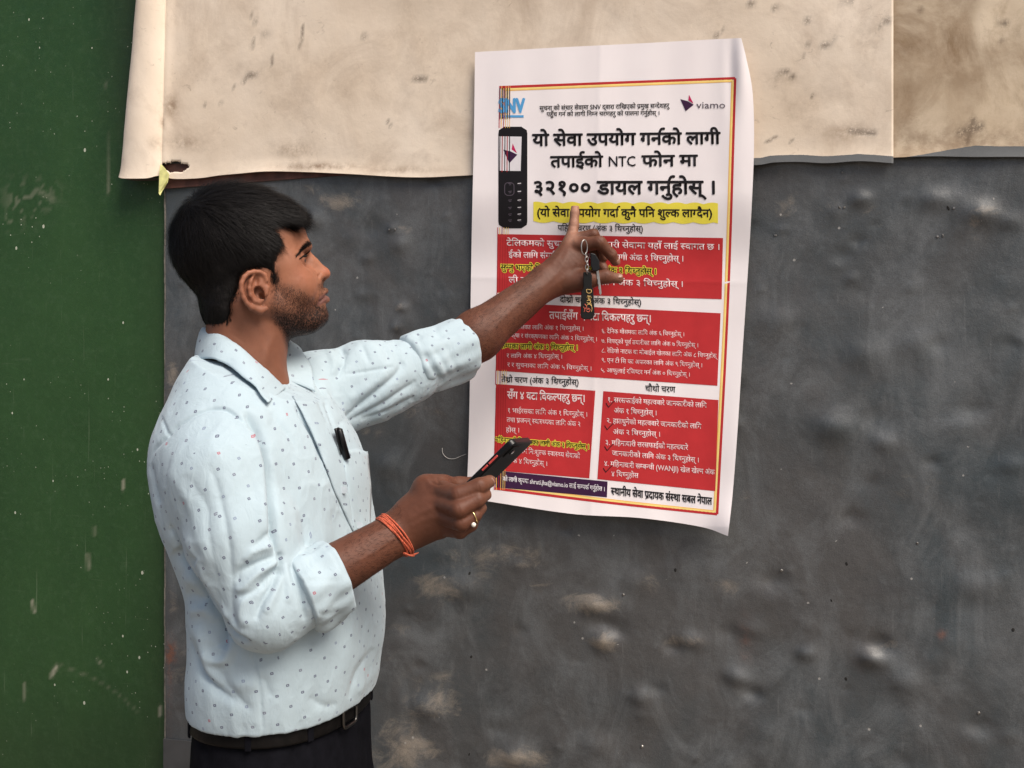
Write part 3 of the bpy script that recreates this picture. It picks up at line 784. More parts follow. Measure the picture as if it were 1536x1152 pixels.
def pround(name, x0, y0, x1, y1, r, mat, lift, parent=None, n=10, m=30, sk=0.0):
    V = []
    for j in range(m):
        y = y0 + (y1 - y0) * (j / (m - 1)); e = min(y - y0, y1 - y); ins = r - math.sqrt(max(0, r * r - (r - e) ** 2)) if e < r else 0.0
        for i in range(n):
            V.append((x0 + ins + (x1 - x0 - 2 * ins) * i / (n - 1), y))
    V = np.array(V)
    return link_mesh(name, np_mesh(name, PO(V[:, 0], V[:, 1], lift), np.array(grid_faces(m, n))), mat, parent or poster_root)
def rrect(x0, y0, x1, y1, r, n=6):
    out_ = []
    for cx_, cy_, a0_ in ((x1 - r, y0 + r, -90), (x1 - r, y1 - r, 0), (x0 + r, y1 - r, 90), (x0 + r, y0 + r, 180)):
        for k in range(n + 1):
            a_ = math.radians(a0_ + 90 * k / n); out_.append((cx_ + r * math.cos(a_), cy_ + r * math.sin(a_)))
    return out_

# ---- Devanagari lettering: glyph shapes laid out cluster by cluster
_fc = bpy.data.curves.new('glyph', 'FONT'); _fo = bpy.data.objects.new('glyph', _fc); COL.objects.link(_fo)
_fc.resolution_u = 2; _fc.fill_mode = 'FRONT'
_cache = {}
def _raw(s, off):
    _fc.body = s; _fc.offset = off
    bpy.context.view_layer.update()
    dg = bpy.context.evaluated_depsgraph_get()
    me = _fo.evaluated_get(dg).to_mesh()
    V = np.zeros(len(me.vertices) * 3, np.float32); me.vertices.foreach_get('co', V); V = V.reshape(-1, 3)[:, :2].copy()
    me.calc_loop_triangles()
    T_ = np.zeros(len(me.loop_triangles) * 3, np.int32); me.loop_triangles.foreach_get('vertices', T_); T_ = T_.reshape(-1, 3)
    _fo.evaluated_get(dg).to_mesh_clear()
    return V, T_
def glyph(ch, off):
    k = (ch, off)
    if k not in _cache:
        if ch == ' ': _cache[k] = (np.zeros((0, 2)), np.zeros((0, 3), int), 0.26)
        else:
            V, T_ = _raw(ch, off); a = _raw(ch, 0.0)[0]; b = _raw(ch + ch, 0.0)[0]
            adv = float(b[:, 0].max() - a[:, 0].max()) if len(a) else 0.3
            _cache[k] = (V, T_, adv)
    return _cache[k]
def clip_right(V, T_, x):
    """cut triangles at a vertical line, keep what is left of it"""
    W = V.copy(); W[:, 0] = np.minimum(W[:, 0], x)
    keep = ~((V[T_][:, :, 0] >= x).all(1))
    return W, T_[keep]
STEM = set('नचथसलतमपगधवणयभखशषञबघज')
MATRA_ABOVE = set('ािीुूेैोौंँृः्')
def layout(text, off):
    out_V, out_T, x, n = [], [], 0.0, 0
    def put(V, T_, dx, dy=0.0):
        nonlocal n
        if len(V) == 0: return
        out_V.append(V + np.array((dx, dy))); out_T.append(T_ + n); n += len(V)
    i = 0
    cons = lambda c: '\u0915' <= c <= '\u0939'
    while i < len(text):
        c = text[i]
        if cons(c) or '\u0904' <= c <= '\u0914':
            # gather the cluster
            j = i + 1; cl = [c]
            while j + 1 < len(text) and text[j] == '्' and cons(text[j + 1]): cl.append(text[j + 1]); j += 2
            ms = ''
            while j < len(text) and text[j] in MATRA_ABOVE: ms += text[j]; j += 1
            reph = len(cl) > 1 and cl[0] == 'र'
            if reph: cl = cl[1:]
            rakar = len(cl) > 1 and cl[-1] == 'र'
            if rakar: cl = cl[:-1]
            if 'ि' in ms:
                V, T_, a = glyph('ि', off)
                put(V, T_, x); x += 0.273
                ms = ms.replace('ि', '')
            for h in cl[:-1]:
                V, T_, a = glyph(h, off)
                if h in STEM:
                    V, T_ = clip_right(V, T_, a - 0.185 + off); put(V, T_, x); x += a - 0.185
                else:
                    put(V, T_, x); x += a
                    V, T_, _ = glyph('्', off); put(V, T_, x)
            V, T_, a = glyph(cl[-1], off); put(V, T_, x)
            if rakar:
                w_ = 0.046 + off; p0, p1 = np.array((a - 0.42, -0.05)), np.array((a - 0.12, 0.25)); d = (p1 - p0) / np.linalg.norm(p1 - p0); nn = np.array((-d[1], d[0])) * w_
                put(np.array([p0 - nn, p1 - nn, p1 + nn, p0 + nn]), np.array([[0, 1, 2], [0, 2, 3]]), x)
            x += a
            for m in ms:
                V, T_, a2 = glyph(m, off); put(V, T_, x); x += a2
            if reph:
                V, T_, _ = glyph('े', off); W = V.copy(); W[:, 0] = -0.22 - W[:, 0]; put(W, T_[:, ::-1], x - 0.03)
            i = j
        else:
            V, T_, a = glyph(c, off); put(V, T_, x); x += a; i += 1
    return np.vstack(out_V), np.vstack(out_T), x
def ptext(text, x0, y0, x1, y1, h, mat, lift=0.0016, bold=0.012, parent=None, name='text_line', ref=None):
    V, T_, W = layout(text, 0.0)
    k = h / 0.622; kx = (x1 - x0) / W
    offs = [(0, 0)]
    if bold > 0.005:
        r_ = bold; nb = 6 if bold < 0.05 else 14
        offs = [(r_ * math.cos(2 * math.pi * i / nb + .3), r_ * math.sin(2 * math.pi * i / nb + .3)) for i in range(nb)]
    A, B_ = [], []
    for i, (ox, oy) in enumerate(offs):
        Vx = V[:, 0] + ox * k / kx * 0.9; Vy = V[:, 1] + oy
        X = x0 + Vx * kx - Vy * k * 0.012; Y = y0 + V[:, 0] / W * (y1 - y0) - Vy * k
        A.append(PO(X, Y, lift + 0.00004 * i)); B_.append(T_ + i * len(V))
    return link_mesh(name, np_mesh(name, np.vstack(A), np.vstack(B_)), mat, parent or poster_root, smooth=False)

# frame lines
fo = [(748.5, 129), (1104.5, 115.5), (1077.5, 773), (740.5, 734.5)]
def inset(q, d):
    (a, b, c, e) = q
    return [(a[0] + d, a[1] + d), (b[0] - d, b[1] + d), (c[0] - d, c[1] - d), (e[0] + d, e[1] - d)]
def frame(name, q, w, mat, lift):
    for k in range(4):
        if k == 3: continue
        a, b = q[k], q[(k + 1) % 4]
        pts = [a, ((a[0] + b[0]) / 2 + (3.0 if k == 1 else 0), (a[1] + b[1]) / 2 + (1.5 if k == 2 else 0)), b]
        pline(name, pts, w, mat, lift)
frame('frame_line', inset(fo, 1.8), 3.8, IRED, 0.0006)
frame('frame_line', inset(fo, 5.0), 2.6, IYEL2, 0.0006)
frame('frame_line', inset(fo, 7.0), 1.2, IORA, 0.0006)
# panels
R1q = [(746, 351), (1084.5, 357), (1082.5, 448.8), (745, 439)]
R2q = [(745, 453.5), (1081, 469.8), (1076, 578.6), (743.6, 556)]
R3q = [(744, 576), (893, 586), (884, 717.5), (740.5, 705.5)]
R4q = [(905, 586.7), (1077.7, 600), (1073, 736.7), (896, 718.8)]
for q in (R1q, R2q, R3q, R4q): pquad('red_panel', *q, IRED, 0.0009)
pquad('purple_bar', (744, 706), (911.4, 722.3), (910.4, 746), (743, 731), IPUR, 0.0009)
# headline block
ptext('सुचना को संचार सेवामा SNV द्वारा राखिएको प्रमुख सन्देशहरु', 809.4, 165.5, 1004, 161.5, 6.2, IBLACK, bold=0.012)
ptext('पहुँच गर्न को लागी निम्न चरणहरु को पालना गर्नुहोस् ।', 820, 174.5, 990, 172.5, 6.0, IBLACK, bold=0.012)
ptext('यो सेवा उपयोग गर्नको लागी', 799, 218.6, 1080, 215.5, 17, IBLACK, bold=0.034)
ptext('तपाईको', 826, 250.8, 904, 250, 16, IBLACK, bold=0.034)
ptext('NTC', 912, 249.6, 954, 249.2, 13.6, IBLACK, bold=0.012)
ptext('फोन मा', 963, 249.6, 1046, 248.6, 16, IBLACK, bold=0.034)
ptext('३२१०० डायल गर्नुहोस् ।', 799, 291.4, 1075, 290.8, 19, IBLACK, bold=0.032)
hl = []
for k in range(60):
    s = k / 59; hl.append((800 + 278 * s, 305 + 1.5 * s - 2.6 * abs(math.sin(s * 33 + 1))))
for k in range(60):
    s = 1 - k / 59; hl.append((800 + 276 * s, 330.5 + 2 * s + 2.8 * abs(math.sin(s * 29))))
hb = []
for k in range(90):
    s_ = k / 89
    ya = 305 + 1.5 * s_ - 2.6 * abs(math.sin(s_ * 33 + 1)); yb = 331.5 + 2 * s_ + 2.8 * abs(math.sin(s_ * 29))
    for j in range(6): hb.append((800 + 277 * s_, ya + (yb - ya) * j / 5))
hb = np.array(hb)
link_mesh('highlight', np_mesh('highlight', PO(hb[:, 0], hb[:, 1], 0.0009), np.array(grid_faces(90, 6, flip=True))), IYEL, poster_root)
ptext('(यो सेवा उपयोग गर्दा कुनै पनि शुल्क लाग्दैन)', 805, 324.5, 1069, 325.6, 11, IBLACK, bold=0.026)
ptext('पहिलो चरण (अंक ३ थिच्नुहोस्)', 836.7, 345.8, 965, 347.4, 8, IBLACK)
# organisation marks
ptext('SNV', 748, 168.5, 787, 168.5, 18.5, IBLUE, bold=0.045)
pline('underline', [(749, 174.5), (785.5, 174.5)], 3.4, IBLUE, 0.0012, n=8)
lg = ppoly('logo', [(1020.5, 148.7), (1031, 151.5), (1040.6, 157), (1028.5, 166.8)], IPUR, 0.0012)
ppoly('logo_wing', [(1033.6, 142.2), (1040.4, 155.6), (1032.5, 150.5)], ICRIM, 0.0014, lg)
ptext('viamo', 1044.5, 162.6, 1088.5, 162.4, 9.4, IGREY, bold=-0.004)
# printed telephone
ph = pround('printed_phone', 747.5, 190, 791, 342.5, 9, IBLACK, 0.0009)
pquad('printed_screen', (748.5, 204.5), (782.5, 205), (781, 256.5), (748.5, 256), IPALE, 0.0012, 6, 6, ph)
l2 = ppoly('printed_logo', [(755, 224.5), (766, 227), (776, 232), (764, 245)], IPUR, 0.0015, ph)
ppoly('printed_logo_wing', [(769, 215), (775.5, 230), (767.5, 224)], ICRIM, 0.0015, ph)
key = None
for k, (y, rows) in enumerate(((275, 3), (287, 3), (300, 3), (311, 3), (321, 3), (330, 3))):
    for c in range(2):
        x = (765, 779)[c]
        pline('printed_key', [(x - 2.6, y + .3), (x + 2.6, y - .3)], 1.0, IGREY if c == 0 else IPALE, 0.0013, ph, n=3)
        pline('printed_key', [(x - 1.4, y + 2.3), (x + 1.8, y + 1.9)], 0.9, IGREY, 0.0013, ph, n=3)
pts = rrect(757, 274, 771, 293, 5, 4); pts.append(pts[0])
pline('printed_key_ring', pts, 1.0, IGREY, 0.0012, ph, n=60)
# misprinted stripes down the left margin
for (ya, yb, strong) in ((129, 192, 1), (341, 352, 1), (438, 455, 1), (555, 577, 1), (704, 735, 1)):
    for k, x in enumerate((749.5, 752.6, 756, 759, 762.4, 765.2)):
        m_ = (IRED, IORA, IDRED, IORA, IYEL2, IORA)[k]
        dx = -8 * (ya - 129) / 600.0; dx2 = -8 * (yb - 129) / 600.0
        pline('stripe', [(x + dx, ya), (x + dx2, yb)], 1.1 - 0.10 * k, m_, 0.0017 if ya > 130 else 0.0014, n=10)
for k, x in enumerate((750, 753.5, 757.5, 761, 764.5)):
    pline('stripe', [(x, 132), (x, 178)], 1.5, IBLACK if k % 2 else IGREY, 0.0018, n=10)
    pline('stripe', [(x, 204), (x - .5, 258)], 1.2, IDRED if k % 2 else IBLACK, 0.0018, n=10)
    for q0, q1 in ((356, 438), (462, 553), (582, 703)):
        dx = -8 * (q0 - 129) / 600.0; dx2 = -8 * (q1 - 129) / 600.0
        pline('stripe', [(x + dx, q0), (x + dx2, q1)], 0.8, IDRED, 0.0014, n=12)
# first panel
ptext('नेपाल टेलिकमको सुचना तथा जानकारी सेवामा यहाँ लाई स्वागत छ ।'[5:], 756, 368.2, 1080.5, 374.8, 8.4, IWHITE)
ptext('ईको लागि संगालिएको जानकारीको लागी अंक १ थिच्नुहोस् ।', 763, 386, 1026, 392.4, 8.2, IWHITE)
def glow(text, *a):
    o = ptext(text, *a, IYEL, lift=0.0011, bold=0.095)
    return ptext(text, *a, IBLACK, lift=0.0021, bold=0.010, parent=o)
glow('सुन्नु भएको निम्ति जानकारीको लागी अंक २ थिच्नुहोस् ।', 751, 404.7, 985, 411.2, 8.0)
ptext('ली क्षेत्रको जानकारीका लागि अंक ३ थिच्नुहोस् ।', 763, 423.6, 1025.6, 430.4, 8.2, IWHITE)
ptext('दोश्रो चरण (अंक ३ थिच्नुहोस्)', 840, 453.2, 962.5, 457.6, 8, IBLACK)
# second panel
ptext('तपाईसँग ९ वटा विकल्पहरु छन्।', 824, 477.9, 977.4, 483.3, 10.4, IWHITE, bold=0.016)
for a in (('रसका लागि अंक १ थिच्नुहोस् ।', 777, 493.5, 876, 496), ('शिक्षा र संरक्षणका लागि अंक २ थिच्नुहोस् ।', 758, 505.6, 896, 512), ('र लागि अंक ४ थिच्नुहोस् ।', 760, 536.6, 844, 538), ('र र सुचनाका लागि अंक ५ थिच्नुहोस् ।', 761, 550, 888, 555.8),
          ('६. दैनिक मौसमका लागि अंक ६ थिच्नुहोस् ।', 902, 499.5, 1027, 504.6), ('७. विपद्को पूर्व तयारीका लागि अंक ७ थिच्नुहोस् ।', 902, 514.3, 1048, 521), ('८. रेडियो नाटक वा मोबाईल खेलका लागि अंक ८ थिच्नुहोस्', 902, 528.7, 1075, 537),
          ('९. एन टी सि का अफरका लागि अंक ९ थिच्नुहोस् ।', 902, 543, 1054, 551), ('५. आफुलाई रजिष्टर गर्न अंक ० थिच्नुहोस् ।', 901, 558, 1035.5, 565)):
    ptext(a[0], a[1], a[2], a[3], a[4], 6.0, IWHITE, bold=0.004)
glow('कम्पका लागी अंक ३ थिच्नुहोस् ।', 750, 522.5, 867, 525.2, 7.2)
ptext('तेश्रो चरण (अंक ३ थिच्नुहोस्)', 752, 573, 868.7, 577.6, 8, IBLACK)
ptext('चौथो चरण', 968, 586.9, 1013, 588.8, 8.5, IBLACK)
# third panel
ptext('सँग ४ वटा विकल्पहरु छन्।', 761, 597.6, 878, 603, 10.4, IWHITE, bold=0.018)
for a in (('१ भाईरसका लागि अंक १ थिच्नुहोस् ।', 761, 618.9, 881.5, 625.2), ('तथा प्रजनन् स्वास्थ्यका लागि अंक २', 760, 632.8, 871, 639.7), ('होस् ।', 759, 648.2, 779.6, 648.8), ('का लागि निःशुल्क स्वास्थ्य सेवाको', 764, 678, 870, 687.8), ('अंक ४ थिच्नुहोस् ।', 762, 693.6, 821.5, 699.2)):
    ptext(a[0], a[1], a[2], a[3], a[4], 6.8, IWHITE, bold=0.004)
glow('महिनावारी शिक्षाका लागी अंक ३ थिच्नुहोस् ।', 743, 662.6, 884, 673.6, 6.8)
# fourth panel
for a in (('१. सरसफाईको महत्वबारे जानकारीको लागि', 911, 602.7, 1060, 611.6), ('अंक १ थिच्नुहोस् ।', 921, 619.2, 985.6, 623.2), ('२. हातधुनेको महत्वबारे जानकारीको लागि', 909.6, 634.2, 1052, 643.2), ('अंक २ थिच्नुहोस् ।', 919.4, 651, 991, 655),
          ('३. महिनावारी सरसफाईको महत्वबारे', 907.7, 667, 1032, 675), ('जानकारीको लागि अंक ३ थिच्नुहोस् ।', 918, 683, 1049, 693.7), ('४. महिनावारी सम्बन्धी (WANJI) खेल खेल्न अंक', 906, 698.5, 1072, 712), ('४ थिच्नुहोस', 916.8, 714.2, 957.6, 717)):
    ptext(a[0], a[1], a[2], a[3], a[4], 7.0, IWHITE, bold=0.006)
for x, y in ((916, 609), (914, 642.8), (914, 674), (912, 706.5)):
    pline('tick_mark', [(x - 7, y - 4.5), (x - 5.8, y - 2), (x - 3, y + 2)], 1.3, IBLACK, 0.0019, n=8)
    pline('tick_mark', [(x - 3.4, y + 2), (x + 1, y - 3), (x + 6, y - 8)], 1.1, IBLACK, 0.0019, n=8)
ptext('को लागी कृपया shruti.jha@viamo.io लाई सम्पर्क गर्नुहोस ।', 754, 721, 907.7, 736.9, 6.2, IPALE, bold=0.014)
ptext('स्थानीय सेवा प्रदायक संस्था सबल नेपाल', 916.8, 741.8, 1068, 757.2, 10.4, IBLACK, bold=0.024)
bpy.data.objects.remove(_fo); bpy.data.curves.remove(_fc)
# ------------------------------------------------------------------ the man: skin body as one continuous surface
PSI = math.radians(21.0)
HF = np.array((math.cos(PSI), math.sin(PSI), 0.0))        # where the face points
HL = np.array((-math.sin(PSI), math.cos(PSI), 0.0))       # his left (towards the wall)
HU = np.array((0.0, 0.0, 1.0))
HC = P(385, 400, 1.52)
HS = 0.001                                               # one head unit = 1 mm
def H(x, y, z): return HC + HS * (x * HF + y * HL + z * HU)
RH = np.array((HF, HL, HU))
def tiltR(deg):
    """head axes pitched up by deg"""
    a = math.radians(deg)
    f = math.cos(a) * HF + math.sin(a) * HU
    u = -math.sin(a) * HF + math.cos(a) * HU
    return np.array((f, HL, u))

VX = 0.0018
body = Vol((-0.70, 1.12, 0.80), (0.24, 2.02, 1.79), VX)

def hell(x, y, z, rx, ry, rz, k=8, sub=False, tilt=0):
    body.ell(H(x, y, z), np.array((rx, ry, rz)) * HS, tiltR(tilt) if tilt else RH, k * HS, sub)
def hcone(a, b, ra, rb, k=6, sub=False, flat=None):
    if flat is not None:
        v = flat[0]; flat = (v[0] * HF + v[1] * HL + v[2] * HU, flat[1])
    body.cone(H(*a), H(*b), ra * HS, rb * HS, k * HS, sub, flat)

# torso and neck under the shirt
TC = P(392, 720, 1.50)
TPHI = math.radians(-14.0)
TFW = np.array((math.cos(TPHI), math.sin(TPHI), 0)); TLF = np.array((-math.sin(TPHI), math.cos(TPHI), 0))
def T(f, l, z): return np.array((TC[0], TC[1], 0)) + f * TFW + l * TLF + np.array((0, 0, z))
RT = np.array((TFW, TLF, (0, 0, 1.0)))
body.ell(T(0.01, 0.0, 1.26), (0.085, 0.145, 0.19), RT, 0.03)
body.ell(T(0.035, 0.0, 1.09), (0.075, 0.115, 0.17), RT, 0.05)
body.cone(T(-0.030, -0.045, 1.41), T(0.02, -0.15, 1.33), 0.042, 0.042, 0.03)
body.cone(T(-0.015, 0.05, 1.42), T(-0.004, 0.16, 1.420), 0.042, 0.042, 0.03)

# neck
hcone((-20, 0, -40), (-24, 0, -190), 52, 54, 20)
hcone((4, 0, -90), (-4, 0, -195), 38, 42, 34)
hcone((30, 0, -112), (28, 0, -122), 13, 14, 12)
for s in (-1, 1):
    hcone((-30, s * 52, -62), (26, s * 16, -182), 14, 11, 14)

# cranium and face mass
hell(-25, 0, 24, 90, 71, 84, 10)
hell(22, 0, 38, 54, 56, 46, 20, tilt=14)
hell(30, 0, -30, 62, 53, 52, 16, tilt=14)
hell(26, 0, -52, 64, 48, 44, 14)
# brow, cheekbones
for s in (-1, 1):
    hell(65, s * 20, 30, 15, 20, 10, 12, tilt=14)
    hell(36, s * 45, -2, 24, 14, 18, 22, tilt=14)
    hell(54, s * 29, -26, 24, 20, 20, 20)
    hell(50, s * 34, -36, 26, 20, 24, 20)
    hcone((2, s * 58, -14), (-2, s * 52, -58), 12, 12, 18)
    hcone((-2, s * 52, -58), (80, s * 15, -80), 13, 15, 16)
# maxilla, lips, chin
hell(74, 0, -26, 26, 27, 20, 12, tilt=16)
hell(78, 0, -48, 25, 27, 26, 10, tilt=10)
hell(88, 0, -72, 21, 22, 20, 10)
hell(52, 0, -88, 34, 34, 16, 16)
# nose
hcone((76, 0, 22), (101, 0, -5), 5.5, 8.5, 9)
hell(101.5, 0, -6, 10.5, 10, 8.5, 5, tilt=-20)
hcone((80, 0, 6), (92, 0, -12), 12, 10, 8)
for s in (-1, 1):
    hell(91, s * 11.5, -11, 9.5, 6.5, 7.2, 4, tilt=-10)
hcone((100, 0, -11), (92, 0, -19), 4, 4.5, 4)
# lips
for s in (-1, 1):
    hcone((102.6, s * 3, -33.5), (91, s * 21, -48), 4.2, 2.4, 3)
    hcone((105.2, s * 3, -47), (91, s * 21, -52), 5.3, 2.8, 3)
hell(104.5, 0, -34, 4.2, 6, 4.6, 3)
hell(104.6, 0, -47, 5.3, 9, 5.2, 3)
for s in (-1, 1):
    hcone((112, 0, -39.8), (104, s * 11, -42.5), 1.4, 1.4, 1.2, sub=True)
    hcone((104, s * 11, -42.5), (91.5, s * 23, -52.5), 1.5, 1.8, 1.5, sub=True)
hcone((112, -9, -59.5), (112, 9, -59.5), 3.2, 3.2, 5, sub=True)
for s in (-1, 1):
    hell(99, s * 6.2, -17.5, 5.2, 3.2, 3.8, 2, sub=True, tilt=25)
    hcone((97, s * 16, -4), (88, s * 19, -16), 1.2, 1.6, 3, sub=True)
# eyes
EYE = {s: np.array((56.5, s * 31.0, 8.0)) for s in (-1, 1)}
for s in (-1, 1):
    ex, ey, ez = EYE[s]
    hell(ex + 17, ey + s * 6, ez + 1.5, 14, 20, 9.5, 9, sub=True, tilt=14)
    hell(ex, ey, ez, 13.6, 14.0, 13.2, 4)
    hell(ex + 13, ey, ez + 0.2, 6, 13.5, 2.7, 1.2, sub=True, tilt=22)
# ears
def ear(s):
    def E(px, py, out):
        # tilt of the auricle: the rear edge stands further out
        return (px - 385.0 - 9, s * out, 400.0 - py - 9)
    base = 70
    def o(px): return base + 1.0 + (403 - px) * 0.24
    hel = [(399, 419), (396, 411), (389, 407.5), (381, 407.5), (373, 410), (367, 416), (363, 425), (363, 436), (366, 446), (371, 454), (377, 460)]
    pts = [E(x, y, o(x) + 3.5) for x, y in hel]
    for i in range(len(pts) - 1):
        hcone(pts[i], pts[i + 1], 3.4, 3.4, 1.5)
    hell(*E(383, 434, o(383) - 1.5), 18, 4.2, 26, 3, tilt=-12)
    hcone(E(378, 459, o(378)), E(390, 463, o(391) - 1), 5, 5.5, 4)
    hcone(E(390, 463, o(391) - 1), E(398, 460, o(400)), 5.2, 4.5, 4)
    anti = [(381, 414), (376, 422), (374, 432), (376, 442), (382, 450), (388, 452)]
    pts = [E(x, y, o(x) + 2.2) for x, y in anti]
    for i in range(len(pts) - 1):
        hcone(pts[i], pts[i + 1], 2.8, 2.6, 3)
    hcone(E(400, 430, base + 3), E(398, 438, base + 4), 4.6, 4.2, 3)
    # hollows
    hell(*E(384.5, 420, o(384) + 4), 4.5, 6, 8, 2, sub=True, tilt=-6)
    hell(*E(388.5, 437, o(388) + 2), 6.8, 9, 9.5, 2.0, sub=True, tilt=25)
    hell(*E(393, 442, base + 0), 3.6, 9, 5.6, 1.5, sub=True, tilt=25)
for s in (-1, 1): ear(s)

# ---- the far (left) arm: shoulder, elbow, wrist
SHL = T(-0.002, 0.170, 1.428)
ELL = P(672, 537, 1.775)
WRL = P(822, 421, 1.875)
body.cone(SHL, ELL, 0.044, 0.037, 0.02)
body.cone(ELL, ELL + (WRL - ELL) * 0.28, 0.0385, 0.0435, 0.02)
body.cone(ELL + (WRL - ELL) * 0.28, ELL + (WRL - ELL) * 0.98, 0.0435, 0.0300, 0.02)
def img_vec(a, b): 
    v = b - a; return v / np.linalg.norm(v)
# palm of the pointing hand
D0 = 1.885
palm_n = np.array((0.12, -1.0, 0.05))
body.cone(WRL, P(846, 404, D0), 0.031, 0.026, 0.015, flat=(palm_n, 0.80))
for (x, y, d, r) in ((864, 366, 1.890, .0170), (868, 385, 1.885, .0180), (864, 402, 1.882, .0170)):
    body.cone(P(838, 410, 1.880), P(x, y, d), 0.024, r, 0.014, flat=(palm_n, 0.85))
body.cone(P(838, 402, 1.885), P(857, 360, 1.902), 0.022, 0.0135, 0.014)
# pointing finger
FA = [P(857, 357, 1.900), P(861, 337, 1.906), P(862, 320, 1.910), P(862.5, 311.5, 1.913)]
body.chain(FA, [.0115, .0094, .0086, .0078], 0.004)
# finger that carries the key ring
FB = [P(868, 368, 1.880), P(899, 364, 1.862), P(917, 382, 1.870), P(923, 392, 1.880)]
body.chain(FB, [.0150, .0122, .0102, .0088], 0.004)
# next fingers folded behind it
FC = [P(862, 359, 1.893), P(890, 352, 1.888), P(903, 372, 1.905), P(906, 386, 1.912)]
body.chain(FC, [.0125, .0108, .0095, .0085], 0.003)
FD = [P(858, 362, 1.905), P(884, 360, 1.915), P(895, 384, 1.925), P(906, 404, 1.915)]
body.chain(FD, [.0115, .0100, .0098, .0092], 0.003)
# thumb
FT = [P(853, 420, 1.878), P(886, 419, 1.862), P(908, 415, 1.862), P(928, 418, 1.868)]
body.chain(FT, [.0190, .0150, .0118, .0092], 0.008)
body.chain([P(840, 425, 1.88), P(872, 424, 1.868)], [.020, .016], 0.014)

# ---- the near (right) arm
SHR = T(0.026, -0.155, 1.315)
ELR = P(402, 914, 1.305)
WRR = P(606, 794, 1.385)
body.cone(SHR, ELR, 0.044, 0.033, 0.02)
body.cone(ELR, ELR + (WRR - ELR) * 0.25, 0.034, 0.0385, 0.02)
body.cone(ELR + (WRR - ELR) * 0.25, WRR, 0.0385, 0.0285, 0.02)
pn = np.array((0.05, -1.0, 0.25))
body.cone(WRR, P(640, 770, 1.385), 0.0290, 0.030, 0.015, flat=(pn, 0.8))
for (x, y, d, r) in ((651, 734, 1.380, .0175), (659, 752, 1.368, .0165), (661, 771, 1.366, .0165), (662, 789, 1.376, .0150)):
    body.cone(P(628, 778, 1.388), P(x, y, d), 0.026, r, 0.016, flat=(pn, 0.85))
# thumb side (behind, holds the phone's far edge)
body.chain([P(622, 770, 1.395), P(640, 732, 1.398), P(664, 727, 1.405), P(690, 728, 1.425), P(712, 724, 1.440)], [.022, .0165, .0125, .0105, .0092], 0.010)
body.cone(P(637, 731, 1.385), P(662, 726, 1.385), 0.0145, 0.0115, 0.012)
R1 = [P(656, 735, 1.375), P(688, 742, 1.338), P(719, 729, 1.340), P(734, 722, 1.355)]
R2 = [P(660, 753, 1.366), P(689, 764, 1.328), P(716, 750, 1.336), P(728, 742, 1.352)]
R3 = [P(661, 772, 1.366), P(692, 784, 1.334), P(711, 773, 1.340), P(721, 762, 1.356)]
R4 = [P(660, 790, 1.376), P(690, 797, 1.350), P(706, 788, 1.352), P(712, 778, 1.366)]
body.chain(R1, [.0150, .0122, .0106, .0088], 0.004)
body.chain(R2, [.0145, .0120, .0104, .0086], 0.003)
body.chain(R3, [.0140, .0115, .0100, .0084], 0.003)
body.chain(R4, [.0125, .0100, .0088, .0076], 0.003)

BV, BQ = body.mesh()
BV = smooth_verts(BV, BQ, 3, 0.5)
del body
# ------------------------------------------------------------------ shirt volume
SVX = 0.0024
sh = Vol((-0.72, 1.10, 0.94), (-0.02, 1.96, 1.60), SVX)
levels = [(0.955, 429, 124), (0.975, 430, 132), (1.000, 432, 137), (1.03, 434, 140), (1.065, 438, 141), (1.11, 437, 141), (1.16, 434, 141),
          (1.21, 422, 147), (1.26, 407, 152), (1.31, 400, 153), (1.36, 392, 146), (1.40, 386, 128), (1.44, 378, 104), (1.47, 372, 84), (1.49, 370, 70), (1.505, 368, 52)]
_l = catmull(np.array(levels, float), 120)
lz, lc, lw = _l[:, 0], _l[:, 1], _l[:, 2]
def torso_axes(z):
    c = np.interp(z, lz, lc); w = np.interp(z, lz, lw)
    a = w / 0.702 / 1000.0
    ratio = 0.62 + 0.06 * np.clip((z - 1.36) / 0.12, 0, 1)
    return (c - 768) / 1000.0, a * 0.93, a * ratio
def torso_put(vol, zlo=0.983, zhi=1.496):
    sl, (X, Y, Z) = vol.block((-0.72, 1.2, zlo - .02), (-0.1, 1.85, zhi + 0.03))
    z = Z.ravel()
    cx, a, b = [q[None, None, :] for q in torso_axes(z)]
    x = X - cx; y = Y - 1.50
    f = x * TFW[0] + y * TFW[1]; l = x * TLF[0] + y * TLF[1]
    n = 2.25
    q = (np.abs(f / b) ** n + np.abs(l / a) ** n) ** (1 / n)
    d = (q - 1) * np.minimum(a, b) * 0.95
    d = np.maximum(np.maximum(d, Z - zhi), zlo - Z)
    d = np.maximum(d, (Z - (1.468 - 0.42 * f)) * 0.9)
    vol.put(sl, d, 0.0)
torso_put(sh)
SHRs = T(0.026, -0.158, 1.325); SHLs = T(-0.006, 0.170, 1.428)
sh.cone(T(-0.028, -0.050, 1.425), SHRs + (0, 0, 0.008), 0.046, 0.062, 0.035)
sh.cone(T(-0.020, 0.055, 1.430), SHLs, 0.048, 0.066, 0.04)
U = ELR - SHRs
sh.cone(SHRs, SHRs + U * 0.45, 0.069, 0.070, 0.012)
sh.cone(SHRs + U * 0.45, ELR, 0.071, 0.052, 0.012)
CUFR0 = P(456, 886, 1.324); CUFR = P(508, 861, 1.342)
sh.cone(ELR, CUFR0 + (CUFR - CUFR0) * .3, 0.053, 0.0485, 0.012)
ELLs = P(640, 545, 1.755)
CUFL0 = P(628, 547, 1.745); CUFL = P(695, 523, 1.795)
sh.cone(SHLs, SHLs + (ELLs - SHLs) * .5, 0.069, 0.066, 0.03)
sh.cone(SHLs + (ELLs - SHLs) * .5, ELLs, 0.066, 0.046, 0.015)
